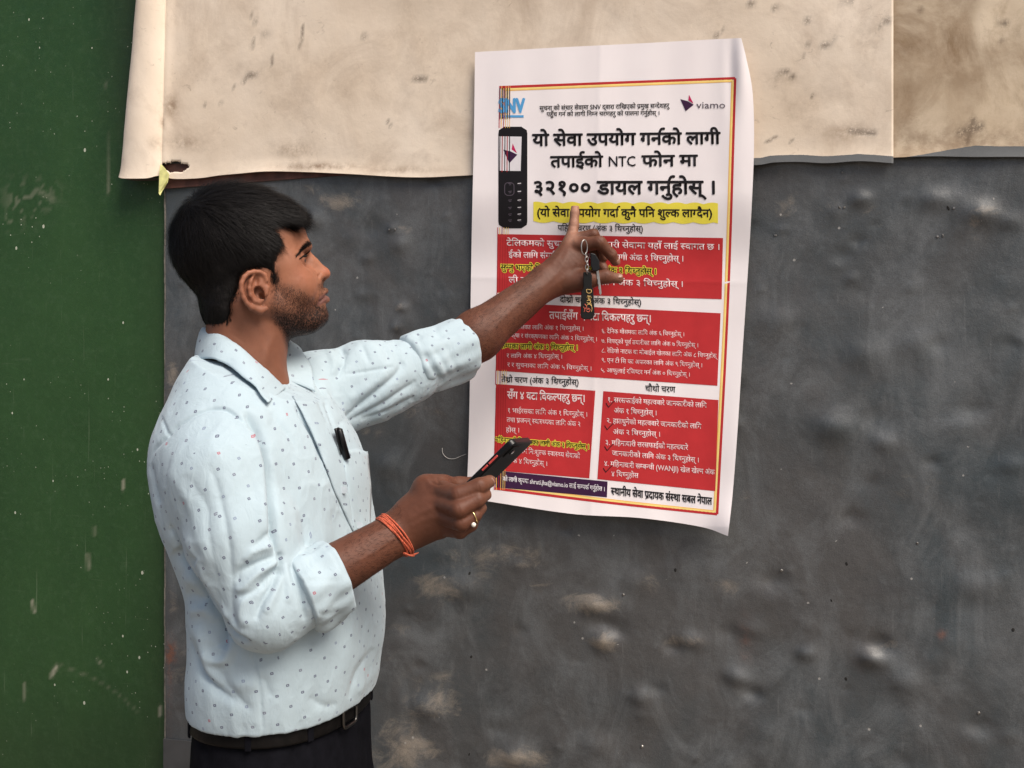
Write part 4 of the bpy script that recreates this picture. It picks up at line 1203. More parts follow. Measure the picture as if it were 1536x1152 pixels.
sh.cone(P(530, 600, 1.69), P(620, 568, 1.74), 0.045, 0.036, 0.03)
# the neck opening
_a, _b = H(-24, 0, -60), H(-28, 0, -215)
sl, (X, Y, Z) = sh.block(_b - 0.1, _a + 0.1)
tt = np.clip((_a[2] - Z) / (_a[2] - _b[2]), 0, 1)
cxn, cyn = _a[0] + (_b[0] - _a[0]) * tt, _a[1] + (_b[1] - _a[1]) * tt
ff = (X - cxn) * HF[0] + (Y - cyn) * HF[1]; ll = (X - cxn) * HL[0] + (Y - cyn) * HL[1]
dn = np.sqrt(ff * ff + ll * ll) - 0.060
dn = np.maximum(dn, (1.462 - 0.62 * ff) - Z)
sh.put(sl, dn, 0.004, sub=True)
SHV, SHQ = sh.mesh()
SHV = smooth_verts(SHV, SHQ, 6, 0.5)
del sh

def crop(ox, oy, sc, pts): return [(ox + x / sc, oy + y / sc) for x, y in pts]
C1 = lambda *p: crop(210, 470, 4.607, p)
C2 = lambda *p: crop(200, 680, 3.84, p)
C3 = lambda *p: crop(230, 900, 3.84, p)
C4 = lambda *p: crop(430, 450, 4.267, p)
# creases and folds of the cloth: (path, depth in m (negative = furrow), half width in px)
STROKES = [
    ([(368, 622), (388, 650), (400, 685), (405, 720), (408, 760), (411, 800), (416, 832)], -.017, 5),
    ([(360, 628), (378, 655), (389, 690), (393, 730), (395, 770), (396, 800)], .004, 9),
    (C2((430, 60), (480, 180), (540, 450), (565, 720), (570, 900), (610, 1030)), -.0028, 6),
    (C2((500, 120), (590, 450), (600, 650)), .0014, 11),
    (C2((300, 120), (420, 300), (430, 420), (450, 560), (500, 760)), -.0014, 6),
    (C2((200, 100), (330, 300), (380, 480), (440, 700)), .002, 8),
    (C2((210, 420), (290, 600), (370, 730), (460, 900), (560, 1030), (660, 1085)), -.013, 5),
    (C2((250, 420), (320, 560), (400, 700), (490, 880), (580, 1000), (680, 1070)), .004, 6),
    (C2((590, 790), (640, 770), (720, 690), (845, 620)), .006, 6),
    (C2((610, 830), (700, 790), (790, 700), (845, 650)), -.007, 6),
    (C2((590, 740), (620, 680), (700, 640), (830, 590)), -.006, 6),
    (C2((640, 620), (700, 560), (820, 530)), .005, 6),
    (C2((690, 560), (740, 500), (810, 440)), -.004, 6),
    (C2((700, 960), (740, 860), (800, 760), (845, 650)), -.007, 5),
    (C2((640, 1000), (620, 920), (650, 830), (740, 760)), .005, 8),
    (C2((760, 920), (800, 840), (850, 700)), .004, 7),
    (C2((850, 570), (850, 640), (835, 700)), -.010, 5),
    (C2((905, 640), (925, 700), (960, 800), (990, 960)), -.006, 5),
    (C2((870, 640), (900, 800), (880, 860)), .003, 6),
    (C2((100, 60), (120, 180), (150, 290)), -.006, 5),
    (C2((230, 560), (290, 610), (350, 650)), -.016, 11),
    (C2((300, 800), (360, 830), (420, 850)), -.006, 12),
    (C2((280, 720), (360, 740), (420, 760)), .004, 10),
    (C2((320, 920), (400, 900), (470, 930)), .005, 9),
    (C3((380, 110), (400, 190), (400, 280)), -.015, 11),
    (C3((300, 300), (350, 350), (420, 340), (450, 240), (440, 180)), .006, 7),
    (C3((210, 230), (250, 360), (300, 450), (380, 530), (470, 590)), -.008, 8),
    (C3((250, 150), (290, 280), (320, 400), (400, 490)), .005, 9),
    (C3((400, 420), (430, 500), (560, 640)), -.004, 9),
    (C3((600, 450), (640, 470), (680, 560)), -.003, 8),
    (C3((460, 500), (540, 480), (600, 500)), .003, 10),
    (C3((565, 270), (590, 400), (612, 520), (622, 640), (630, 745)), -.0025, 2.4),
    (C3((1270, 280), (1190, 400), (1150, 500), (1130, 570)), -.005, 6),
    (C3((1300, 380), (1230, 470), (1180, 540)), .003, 6),
    (C3((900, 560), (980, 610), (1060, 600)), -.003, 8),
    (C1((60, 1100), (75, 1000), (110, 930), (200, 840), (270, 770), (400, 690), (545, 655), (640, 690), (760, 790), (840, 900), (880, 1000)), -.005, 2.4),
    (C1((140, 700), (180, 800), (200, 850)), -.0025, 2.4),
    (C1((900, 690), (960, 760), (1040, 860), (1090, 960)), -.003, 5),
    (C1((700, 640), (800, 700), (900, 760)), .003, 8),
    (C1((1080, 640), (1140, 740), (1210, 860), (1270, 1020)), -.007, 4),
    (C1((1060, 215), (1130, 290), (1190, 420), (1260, 560), (1310, 700), (1355, 830)), -.0045, 3),
    (C1((1180, 500), (1240, 620), (1300, 760)), -.003, 3),
    (C1((1100, 460), (1150, 490), (1200, 520)), -.002, 4),
    (C4((370, 475), (520, 455), (690, 425)), -.0025, 2.4),
    (C4((330, 800), (500, 650), (680, 500), (750, 400)), -.006, 6),
    (C4((400, 640), (520, 560), (640, 470)), .004, 8),
    (C4((380, 790), (600, 680), (760, 570), (830, 520)), -.006, 6),
    (C4((480, 770), (640, 720), (820, 620)), -.005, 5),
    (C4((320, 500), (350, 440), (370, 380), (340, 290)), -.005, 5),
    (C4((220, 265), (330, 300), (390, 350)), -.005, 5),
    (C4((290, 480), (300, 400), (260, 300)), .004, 6),
    (C4((480, 280), (500, 330), (530, 400)), -.003, 5),
    (C4((600, 275), (640, 330), (650, 400)), -.003, 5),
    (C4((690, 255), (700, 340), (740, 420)), -.003, 5),
]
def sculpt(V, N, strokes, gain=1.0):
    px, py = project(V)
    ray = V - np.array((0, 0, CAMZ)); ray /= np.linalg.norm(ray, axis=1, keepdims=True)
    face = sstep(0.05, 0.45, -(N * ray).sum(1))
    disp = np.zeros(len(V))
    for path, amp, w in strokes:
        pts = np.array(path)
        m = (px > pts[:, 0].min() - 4 * w) & (px < pts[:, 0].max() + 4 * w) & (py > pts[:, 1].min() - 4 * w) & (py < pts[:, 1].max() + 4 * w)
        if not m.any(): continue
        q = catmull(pts, 4 * len(pts))
        d, s = line_dist(px[m], py[m], q)
        taper = np.sqrt(np.clip(4 * s * (1 - s), 0, 1)) * 0.85 + 0.15
        prof = np.exp(-(d / w) ** 2) if amp > 0 or w < 3 else 0.5 * np.exp(-(d / w) ** 2) + 0.5 * np.exp(-(np.sqrt(d * d + 0.6) - 0.77) / (0.55 * w))
        disp[m] += amp * gain * prof * taper
    return V + N * (disp * face)[:, None]
_n = vert_normals(SHV, SHQ)
# slack in the cloth: long soft undulations, then the drawn folds
q = SHV.copy(); q[:, 2] *= 0.45
SHV = SHV + _n * (0.0020 * vnoise(q, 26, 3) + 0.0010 * vnoise(q, 60, 4))[:, None]
_q = SHV + 0.020 * np.stack([vnoise(SHV, 9, 90), vnoise(SHV, 9, 91), vnoise(SHV, 9, 92)], 1); _q[:, 2] *= 0.62
for _f, _a, _s in ((15, 0.0012, 93), (31, 0.0008, 94), (58, 0.0006, 95)):
    _r = 1 - np.abs(vnoise(_q, _f, _s)) * 2.6
    SHV = SHV + _n * (_a * (np.clip(_r, 0, 1) ** 2 - 0.25) * (0.35 + 0.65 * sstep(-0.3, 0.5, vnoise(SHV, 7, _s + 9))))[:, None]
SHV = sculpt(SHV, _n, STROKES)
SHV = smooth_verts(SHV, SHQ, 1, 0.5)

def sleeve_uv(V, pts):
    """angle * radius and length along a sleeve axis"""
    pts = np.array(pts)
    best = np.full(len(V), 1e9); U_ = np.zeros(len(V)); W_ = np.zeros(len(V)); off = 0
    for i in range(len(pts) - 1):
        a, b = pts[i], pts[i + 1]; e = b - a; L = np.linalg.norm(e); e = e / L
        t = (V - a) @ e; r = V - a - np.clip(t, 0, L)[:, None] * e
        d = np.linalg.norm(r, axis=1)
        up = np.array((0.0, 1.0, 0)); up -= e * (up @ e); up /= np.linalg.norm(up); sd = np.cross(e, up)
        ang = np.arctan2(r @ sd, r @ up)
        m = d < best
        U_[m] = ang[m] * 0.068; W_[m] = (off + np.clip(t, -0.1, L + 0.1))[m]; best[m] = d[m]; off += L
    return U_, W_, best
def shirt_uv(V, Q, me):
    L = Q.ravel(); cen = V[Q].mean(1)
    u1, v1, d1 = sleeve_uv(V, [SHRs, ELR, CUFR]); u2, v2, d2 = sleeve_uv(V, [SHLs, ELLs, CUFL])
    c1 = sleeve_uv(cen, [SHRs + U * .12, ELR, CUFR])[2]; c2 = sleeve_uv(cen, [SHLs + (ELLs - SHLs) * .15, ELLs, CUFL])[2]
    x = V[:, 0] - TC[0] - 0.0; y = V[:, 1] - 1.50
    f = x * TFW[0] + y * TFW[1]; l = x * TLF[0] + y * TLF[1]
    ang = np.arctan2(l, f)
    u0, v0 = ang * 0.158, V[:, 2]
    r = np.where(c1 < 0.082, 1, np.where(c2 < 0.078, 2, 0))[:, None].repeat(4, 1).ravel()
    uu = np.where(r == 1, u1[L] + 3, np.where(r == 2, u2[L] + 6, u0[L])); vv = np.where(r == 1, v1[L] + 3, np.where(r == 2, v2[L] + 6, v0[L]))
    # keep the wrap-around of the angle from smearing one row of faces
    U4 = uu.reshape(-1, 4); mn = U4.min(1, keepdims=True); U4 = np.where(U4 - mn > 0.2, mn, U4)
    V4 = vv.reshape(-1, 4)
    wide = ((U4.max(1) - U4.min(1)) > 0.0055) | ((V4.max(1) - V4.min(1)) > 0.0055)
    U4[wide] = U4[wide][:, :1]; V4[wide] = V4[wide][:, :1]; vv = V4.ravel()
    uv = me.uv_layers.new(name='cloth')
    uv.data.foreach_set('uv', np.stack([U4.ravel(), vv], 1).astype(np.float32).ravel())
SH_BVH = BVHTree.FromPolygons([tuple(v) for v in SHV.tolist()], [tuple(q) for q in SHQ.tolist()])
CAMP = Vector((0, 0, CAMZ))
def hit(px, py, lift=0.0, bvh=None, default=None):
    d = Vector(P(px, py, 1.0)) - CAMP
    loc, nrm, _, _ = (bvh or SH_BVH).ray_cast(CAMP, d.normalized())
    if loc is None: return None if default is None else P(px, py, default)
    if nrm.dot(d) > 0: nrm = -nrm
    return np.array(loc + nrm * lift)

# tendons, creases and veins of the hands and forearms
HAND_STROKES = [([(610, 772), (628, 752), (648, 735)], .0009, 3.5), ([(614, 780), (635, 768), (658, 758)], .0008, 3.5), ([(616, 790), (638, 780), (662, 774)], .0007, 3.5),
    ([(636, 716), (642, 722), (646, 730)], .0010, 4), ([(655, 716), (657, 722), (655, 728)], -.0010, 2.2), ([(662, 716), (665, 722)], -.0007, 1.8), ([(645, 722), (655, 727), (664, 727)], -.0008, 1.8),
    ([(683, 734), (686, 741), (686, 748)], -.0005, 1.2), ([(688, 732), (691, 740), (690, 749)], -.0006, 1.2), ([(693, 733), (695, 741)], -.0004, 1.2),
    ([(716, 724), (719, 730), (720, 737)], -.0007, 1.2), ([(720, 722), (723, 729), (724, 735)], -.0006, 1.2), ([(712, 726), (715, 732)], -.0004, 1.2),
    ([(686, 756), (689, 763), (689, 771)], -.0005, 1.3), ([(714, 746), (717, 752)], -.0005, 1.2), ([(690, 778), (693, 785)], -.0005, 1.3),
    ([(577, 780), (590, 800), (604, 822)], -.0006, 2), ([(560, 800), (585, 790), (612, 765)], .0007, 3), ([(530, 846), (565, 826), (600, 800)], .0006, 3),
    ([(812, 432), (835, 410), (852, 378)], .0008, 4), ([(820, 436), (845, 418), (862, 396)], .0006, 4), ([(806, 410), (830, 392), (848, 366)], .0007, 3.5), ([(800, 425), (812, 440)], -.0005, 2),
    ([(856, 338), (861, 339), (866, 338)], -.0006, 1.2), ([(857, 334), (862, 335), (866, 334)], -.0004, 1.0), ([(857, 320), (862, 321), (866, 320)], -.0005, 1.0), ([(857, 346), (861, 347)], -.0004, 1.2),
    ([(896, 357), (901, 363), (901, 370)], -.0005, 1.3), ([(900, 356), (905, 362)], -.0005, 1.2), ([(913, 376), (918, 380), (922, 380)], -.0005, 1.1), ([(905, 409), (907, 415), (906, 421)], -.0006, 1.2), ([(909, 410), (911, 416), (910, 421)], -.0004, 1.1), ([(884, 412), (886, 420)], -.0004, 1.5),
    ([(735, 500), (770, 462), (805, 430)], .0007, 4), ([(722, 472), (760, 455), (800, 418)], -.0006, 5),
    ([(412, 500), (400, 530), (395, 560)], .0014, 6), ([(385, 478), (398, 510), (412, 545)], -.0010, 6), ([(330, 505), (350, 520), (370, 535)], -.0004, 2.0), ([(345, 498), (368, 515)], -.0003, 2.0),
    ([(471, 417), (475, 428), (478, 436)], -.0007, 3)]
_bn = vert_normals(BV, BQ)
BV = sculpt(BV, _bn, HAND_STROKES)
BV = BV + _bn * (0.00022 * vnoise(BV, 190, 77) * (BV[:, 0] > -0.33))[:, None]
# ------------------------------------------------------------------ the man
def mirror_px(V):
    """pixel of each point after folding it onto the near side of the head"""
    d = (V - HC) / HS
    x, y, z = d @ HF, -np.abs(d @ HL), d @ HU
    W = HC + HS * (x[:, None] * HF + y[:, None] * HL + z[:, None] * HU)
    return project(W)
def mirror_pt(p):
    d = np.array(p) - HC
    return np.array(p) - 2 * (d @ HL) * HL

me = np_mesh('person', BV, BQ)
BN = vert_normals(BV, BQ)
loc = (BV - HC) / HS
lx, ly, lz_ = loc @ HF, loc @ HL, loc @ HU
px, py = mirror_px(BV)
rx, ry = project(BV)
is_head = (BV[:, 2] > 1.40) & (np.abs(ly) < 110) & (np.abs(lx + 5) < 130) & ~((rx > 500))
base = np.tile(np.array((0.104, 0.037, 0.020)), (len(BV), 1))  # arms and hands: the weaker light on them is put into this darker tone
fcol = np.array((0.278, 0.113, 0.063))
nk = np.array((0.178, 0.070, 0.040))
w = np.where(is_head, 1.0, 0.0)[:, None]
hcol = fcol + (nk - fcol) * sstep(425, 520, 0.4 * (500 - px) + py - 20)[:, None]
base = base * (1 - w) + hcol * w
# redder nose, cheeks, ear rims; darker eye sockets
def spot(cx, cy, r): return np.exp(-(((px - cx) ** 2 + (py - cy) ** 2) / r ** 2)) * is_head
red = np.clip(spot(492, 404, 9) * 0.8 + spot(455, 412, 16) * 0.35 + spot(378, 430, 34) * 0.35, 0, 1)[:, None]
base = base * (1 - red) + base * np.array((1.10, 0.86, 0.84)) * red
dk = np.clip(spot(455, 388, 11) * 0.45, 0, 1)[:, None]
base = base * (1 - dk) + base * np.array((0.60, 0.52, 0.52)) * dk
lipd, _ = line_dist(lx, lz_, [(113, -38), (100, -46), (89, -53)])
lip = np.clip(1 - sstep(4.0, 8.5, lipd), 0, 1) * is_head * (lx > 86) * (np.abs(ly) < 26)
base = base * (1 - lip[:, None]) + np.array((0.135, 0.056, 0.044)) * lip[:, None]
# knuckles darker, finger ends and palms lighter
for pts, s in ((FA, 1), (FB, 1), (FC, 1), (FT, 1), (R1, 0), (R2, 0), (R3, 0)):
    tip = pts[-1]; d = np.linalg.norm(BV - tip, axis=1)
    g = np.exp(-(d / 0.016) ** 2)[:, None] * (0.55 if s else 0.3)
    base = base * (1 - g) + np.array((0.25, 0.12, 0.078)) * g
    kn = pts[1]; g = np.exp(-(np.linalg.norm(BV - kn, axis=1) / 0.010) ** 2)[:, None] * 0.22
    base = base * (1 - g) + base * 0.6 * g
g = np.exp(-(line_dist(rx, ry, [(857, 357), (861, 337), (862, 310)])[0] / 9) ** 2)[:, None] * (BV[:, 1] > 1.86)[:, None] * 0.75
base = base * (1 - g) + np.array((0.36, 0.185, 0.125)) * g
base = base * (1 + 0.07 * vnoise(BV, 40, 11) + 0.04 * vnoise(BV, 110, 12))[:, None]
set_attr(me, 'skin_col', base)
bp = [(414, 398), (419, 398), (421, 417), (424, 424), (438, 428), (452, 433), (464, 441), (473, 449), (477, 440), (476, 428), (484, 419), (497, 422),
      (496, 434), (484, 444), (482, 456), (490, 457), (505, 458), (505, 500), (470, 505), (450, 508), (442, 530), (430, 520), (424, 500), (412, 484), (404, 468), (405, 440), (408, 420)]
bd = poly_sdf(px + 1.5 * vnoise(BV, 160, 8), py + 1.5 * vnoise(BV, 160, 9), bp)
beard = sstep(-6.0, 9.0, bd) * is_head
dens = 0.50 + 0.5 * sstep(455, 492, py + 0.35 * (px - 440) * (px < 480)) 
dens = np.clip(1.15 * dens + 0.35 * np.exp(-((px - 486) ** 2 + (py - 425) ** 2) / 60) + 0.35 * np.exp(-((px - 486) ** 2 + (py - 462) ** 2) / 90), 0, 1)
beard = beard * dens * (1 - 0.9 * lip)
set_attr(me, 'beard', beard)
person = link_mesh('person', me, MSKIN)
tag(person, 'black haired man in pale blue dotted shirt pointing at the poster', 'person')
BODY_BVH = BVHTree.FromPolygons([tuple(v) for v in BV.tolist()], [tuple(q) for q in BQ.tolist()])

# ---- hair
HP = [(453, 336), (446, 341), (440, 346), (434, 344), (427, 341), (418, 339), (409, 343), (415, 351), (420, 359), (417, 369), (413, 380), (409, 391), (411, 400), (414, 410),
      (416, 420), (411, 423), (406, 413), (399, 406), (390, 402), (379, 402), (368, 406), (360, 415), (357, 430), (355, 445), (347, 454), (345, 468), (344, 484), (334, 494),
      (304, 495), (275, 490), (235, 400), (235, 240), (490, 240), (490, 322), (466, 326)]
hv = Vol(H(-150, -105, -125) - np.array((.03, .06, 0)), H(110, 105, 140) + np.array((.03, .06, 0)), 0.0022)
def hh(x, y, z, rx_, ry_, rz_, k=10, tilt=0): hv.ell(H(x, y, z), np.array((rx_, ry_, rz_)) * HS, tiltR(tilt) if tilt else RH, k * HS)
hh(-24, 0, 31, 102, 81, 93)
hh(-42, 0, -57, 41, 57, 53, 24)
hh(34, 0, 66, 42, 58, 30, 20, 0)
hh(-10, 0, 20, 62, 80, 60, 16)
hh(10, 0, 10, 40, 70, 50, 12)
nx, ny, nz = hv.n
gx = hv.lo[0] + hv.h * np.arange(nx); gy = hv.lo[1] + hv.h * np.arange(ny); gz = hv.lo[2] + hv.h * np.arange(nz)
G = np.stack(np.meshgrid(gx, gy, gz, indexing='ij'), -1).reshape(-1, 3)
near = np.abs(hv.v.ravel()) < 0.03
hpx, hpy = mirror_px(G[near])
pd = np.full(len(G), 0.05, np.float32)
pd[near] = -poly_sdf(hpx, hpy, HP).astype(np.float32) * 0.001
pd = pd.reshape(hv.v.shape)
a = hv.v; b = np.where(near.reshape(hv.v.shape), pd, a)
k = 0.010
h_ = np.clip(0.5 - 0.5 * (b - a) / k, 0, 1)
hv.v = (b * (1 - h_) + a * h_ + k * h_ * (1 - h_)).astype(np.float32)
HV, HQ = hv.mesh()
HV = smooth_verts(HV, HQ, 3)
HN = vert_normals(HV, HQ)
HV = HV + HN * (0.0022 * vnoise(HV * np.array((0.6, 1.3, 1.0)), 60, 23) + 0.0012 * vnoise(HV, 70, 21) + 0.0008 * vnoise(HV, 170, 22))[:, None]
del G, pd, hv
hair = link_mesh('hair', np_mesh('hair', HV, HQ), MHAIR, person)
def strands(name, roots, nrm, dirs, length, width, mat, parent, lift=0.35, segs=3, stuff=True):
    """tapering ribbons growing from roots; each bends from the normal towards dirs"""
    n = len(roots); side = np.cross(nrm, dirs); side /= np.linalg.norm(side, axis=1, keepdims=True) + 1e-9
    V = np.zeros((n, 2 * segs + 1, 3)); 
    for k in range(segs + 1):
        s = k / segs
        p = roots + length[:, None] * (s * dirs + lift * s * (1 - 0.55 * s) * nrm)
        if k < segs:
            w_ = width * (1 - 0.6 * s)
            V[:, 2 * k] = p - side * w_ * 0.5; V[:, 2 * k + 1] = p + side * w_ * 0.5
        else: V[:, 2 * segs] = p
    b = (np.arange(n) * (2 * segs + 1))[:, None]
    tr = []
    for k in range(segs - 1):
        tr += [[2 * k, 2 * k + 1, 2 * k + 3], [2 * k, 2 * k + 3, 2 * k + 2]]
    tr.append([2 * segs - 2, 2 * segs - 1, 2 * segs])
    Fc = (b[:, None, :] + np.array(tr)[None]).reshape(-1, 3)
    o = link_mesh(name, np_mesh(name, V.reshape(-1, 3), Fc), mat, parent)
    if stuff: o['kind'] = 'stuff'
    return o
cen = HV[HQ].mean(1); cn = HN[HQ].mean(1); cn /= np.linalg.norm(cn, axis=1, keepdims=True)
out = poly_sdf(*mirror_px(cen), HP) > -2
idx = np.flatnonzero(out)
sel = rng.choice(idx, 42000)
rt, rn = cen[sel] + rng.normal(0, .0012, (len(sel), 3)), cn[sel]
crown = H(-92, -22, 88)
d = rt - crown; dl = np.linalg.norm(d, axis=1, keepdims=True)
loc = (rt - HC) / HS; X_, Z_ = loc @ HF, loc @ HU
flow = d / dl
fr = sstep(20, -60, Z_)[:, None]
flow = flow * (1 - 0.6 * fr) + np.array((0, 0, -1.0)) * fr * 0.9 + HF * (0.35 * sstep(-30, 40, X_) * (1 - fr[:, 0]))[:, None]
cw = np.exp(-(dl[:, 0] / 0.035) ** 2)[:, None]
swirl = np.cross(rn, d / dl)
flow = flow + swirl * cw * 0.9 + rng.normal(0, 0.13, flow.shape)
flow -= rn * (flow * rn).sum(1, keepdims=True); flow /= np.linalg.norm(flow, axis=1, keepdims=True)
ln = 0.007 + 0.013 * sstep(-40, 70, Z_) * (0.6 + 0.8 * rng.random(len(sel)))
edge = poly_sdf(*mirror_px(rt), HP) < 7
lifts = np.where(rng.random(len(sel)) < np.where(edge, 0.15, 0.4), 0.45, 0.14)
ln = ln * np.where(edge & (Z_ > 30), 1.0 + 0.5 * rng.random(len(sel)), 1.0)
for q_ in (0.14, 0.45):
    m = lifts == q_
    strands('hair_strands', (rt - rn * 0.0008)[m], rn[m], flow[m], ln[m] * (1.3 if q_ > .3 else 1), 0.00060, MHAIR, hair, lift=q_)
# short hairs breaking the hairline on the skin
hd = poly_sdf(px, py, HP)
hi_ = np.flatnonzero(is_head & (hd > -3.5) & (hd < 4) & (px < 470) & (py < 484) & ~((px > 358) & (px < 406) & (py > 400))); sel = rng.choice(hi_, 5200, p=(lambda w_: w_ / w_.sum())(np.exp((hd[hi_] - 3) / 2.2)))
rt, rn = BV[sel], BN[sel]; dn_ = sstep(345, 400, py[sel])[:, None]
fl = HF * (1 - dn_) * 0.9 + np.array((0, 0, -1.0)) * (0.35 + 0.65 * dn_) + rng.normal(0, 0.25, rt.shape)
fl -= rn * (fl * rn).sum(1, keepdims=True); fl /= np.linalg.norm(fl, axis=1, keepdims=True)
strands('hairline_strands', rt, rn, fl, 0.003 + 0.005 * rng.random(5200), 0.00040, MHAIR, hair, lift=0.35, segs=2)
# beard and moustache stubble
bi = np.flatnonzero((beard > 0.18))
sel = rng.choice(bi, 15000, p=beard[bi] / beard[bi].sum())
rt, rn = BV[sel] + rng.normal(0, .0006, (15000, 3)), BN[sel]
fl = np.array((0, 0, -1.0)) + HF * 0.35 + rng.normal(0, 0.3, rt.shape)
fl -= rn * (fl * rn).sum(1, keepdims=True); fl /= np.linalg.norm(fl, axis=1, keepdims=True)
strands('beard_stubble', rt, rn, fl, 0.0012 + 0.0022 * rng.random(15000) * (0.4 + beard[sel]), 0.00028, MHAIR, person, lift=0.5, segs=2)
# forearm hair
m = ((rx > 515) & (rx < 600) & (ry > 760) & (BV[:, 1] < 1.42)) | ((rx > 700) & (rx < 810) & (BV[:, 1] > 1.7))
ai = np.flatnonzero(m); sel = rng.choice(ai, 8000)
rt, rn = BV[sel], BN[sel]
ax = np.where((rt[:, 1] > 1.6)[:, None], (WRL - ELL) / np.linalg.norm(WRL - ELL), (WRR - ELR) / np.linalg.norm(WRR - ELR))
fl = ax * 0.8 + np.array((0, 0, -0.35)) + rng.normal(0, 0.35, rt.shape)
fl -= rn * (fl * rn).sum(1, keepdims=True); fl /= np.linalg.norm(fl, axis=1, keepdims=True)
strands('arm_hair', rt, rn, fl, 0.003 + 0.005 * rng.random(8000), 0.00018, MHAIR, person, lift=0.45, segs=2)
# eyebrows, lashes
for side in (0, 1):
    R_, N_, D_, L_ = [], [], [], []
    path = catmull([(446, 384), (451, 377.5), (458, 371), (464, 366.5), (469, 364)], 40)
    for i in range(620):
        s = random.random() ** 0.75; k = int(s * 39); p = path[k]; w_ = 0.25 + 4.6 * s
        h0 = hit(p[0] + random.gauss(0, 0.32) * w_, p[1] + random.gauss(0, 0.42) * w_, 0.0, BODY_BVH)
        if h0 is None or abs(h0[1] - 1.5) > 0.06: continue
        l_, n_, _, _ = BODY_BVH.find_nearest(Vector(h0))
        n_ = np.array(n_); f_ = -HF * 0.75 - HL * 0.45 + HU * (0.5 - 0.9 * (1 - s)) + rng.normal(0, 0.25, 3)
        if side: h0 = mirror_pt(h0); n_ = n_ - 2 * (n_ @ HL) * HL; f_ = f_ - 2 * (f_ @ HL) * HL
        f_ -= n_ * (f_ @ n_); f_ /= np.linalg.norm(f_)
        R_.append(h0); N_.append(n_); D_.append(f_); L_.append(0.005 + 0.003 * random.random())
    strands('eyebrow', np.array(R_), np.array(N_), np.array(D_), np.array(L_), 0.00045, MHAIR, person, lift=0.25, segs=2, stuff=False)
def ball(c, r, n=20, m=12):
    V = [c + r * np.array((math.sin(math.pi * j / m) * math.cos(2 * math.pi * i / n), math.sin(math.pi * j / m) * math.sin(2 * math.pi * i / n), math.cos(math.pi * j / m))) for i in range(n) for j in range(m + 1)]
    return V, grid_faces(n, m + 1, close_u=True, flip=True)
gaze = (HF * 0.95 + HL * 0.12 + HU * 0.16); gaze /= np.linalg.norm(gaze)
for s in (-1, 1):
    c = H(*EYE[s])
    e = MB().add(*ball(c, 0.0125)).build('eye', MEYE, person)
    MB().add(*ball(c + gaze * 0.0066, 0.0069)).build('iris', MIRIS, e)
    u = np.array((0, 0, 1.0)); rgt = np.cross(gaze, u)
    pts = [c + 0.0142 * (gaze * math.cos(a) + HL * s * math.sin(a)) * np.array((1, 1, 1)) + np.array((0, 0, 0.0031 + 0.0028 * math.cos(a) ** 2)) for a in np.linspace(-0.55, 1.05, 9)]
    MB().tube(pts, [0.0005, .0010, .0013, .0014, .0015, .0015, .0013, .0010, .0004], 6).build('eyelashes', MHAIR, person)

for s in (0, 1):
    pts = []
    for q_ in catmull([(448.5, 389), (453, 385.5), (459, 381), (465, 375.5)], 12):
        h0 = hit(q_[0], q_[1], 0.0004, BODY_BVH)
        if h0 is not None and abs(h0[1] - 1.5) < .06: pts.append(mirror_pt(h0) if s else h0)
    if len(pts) > 3: MB().tube(pts, [0.0003] + [0.0010] * (len(pts) - 2) + [0.0004], 6).build('eyelashes', MHAIR, person)

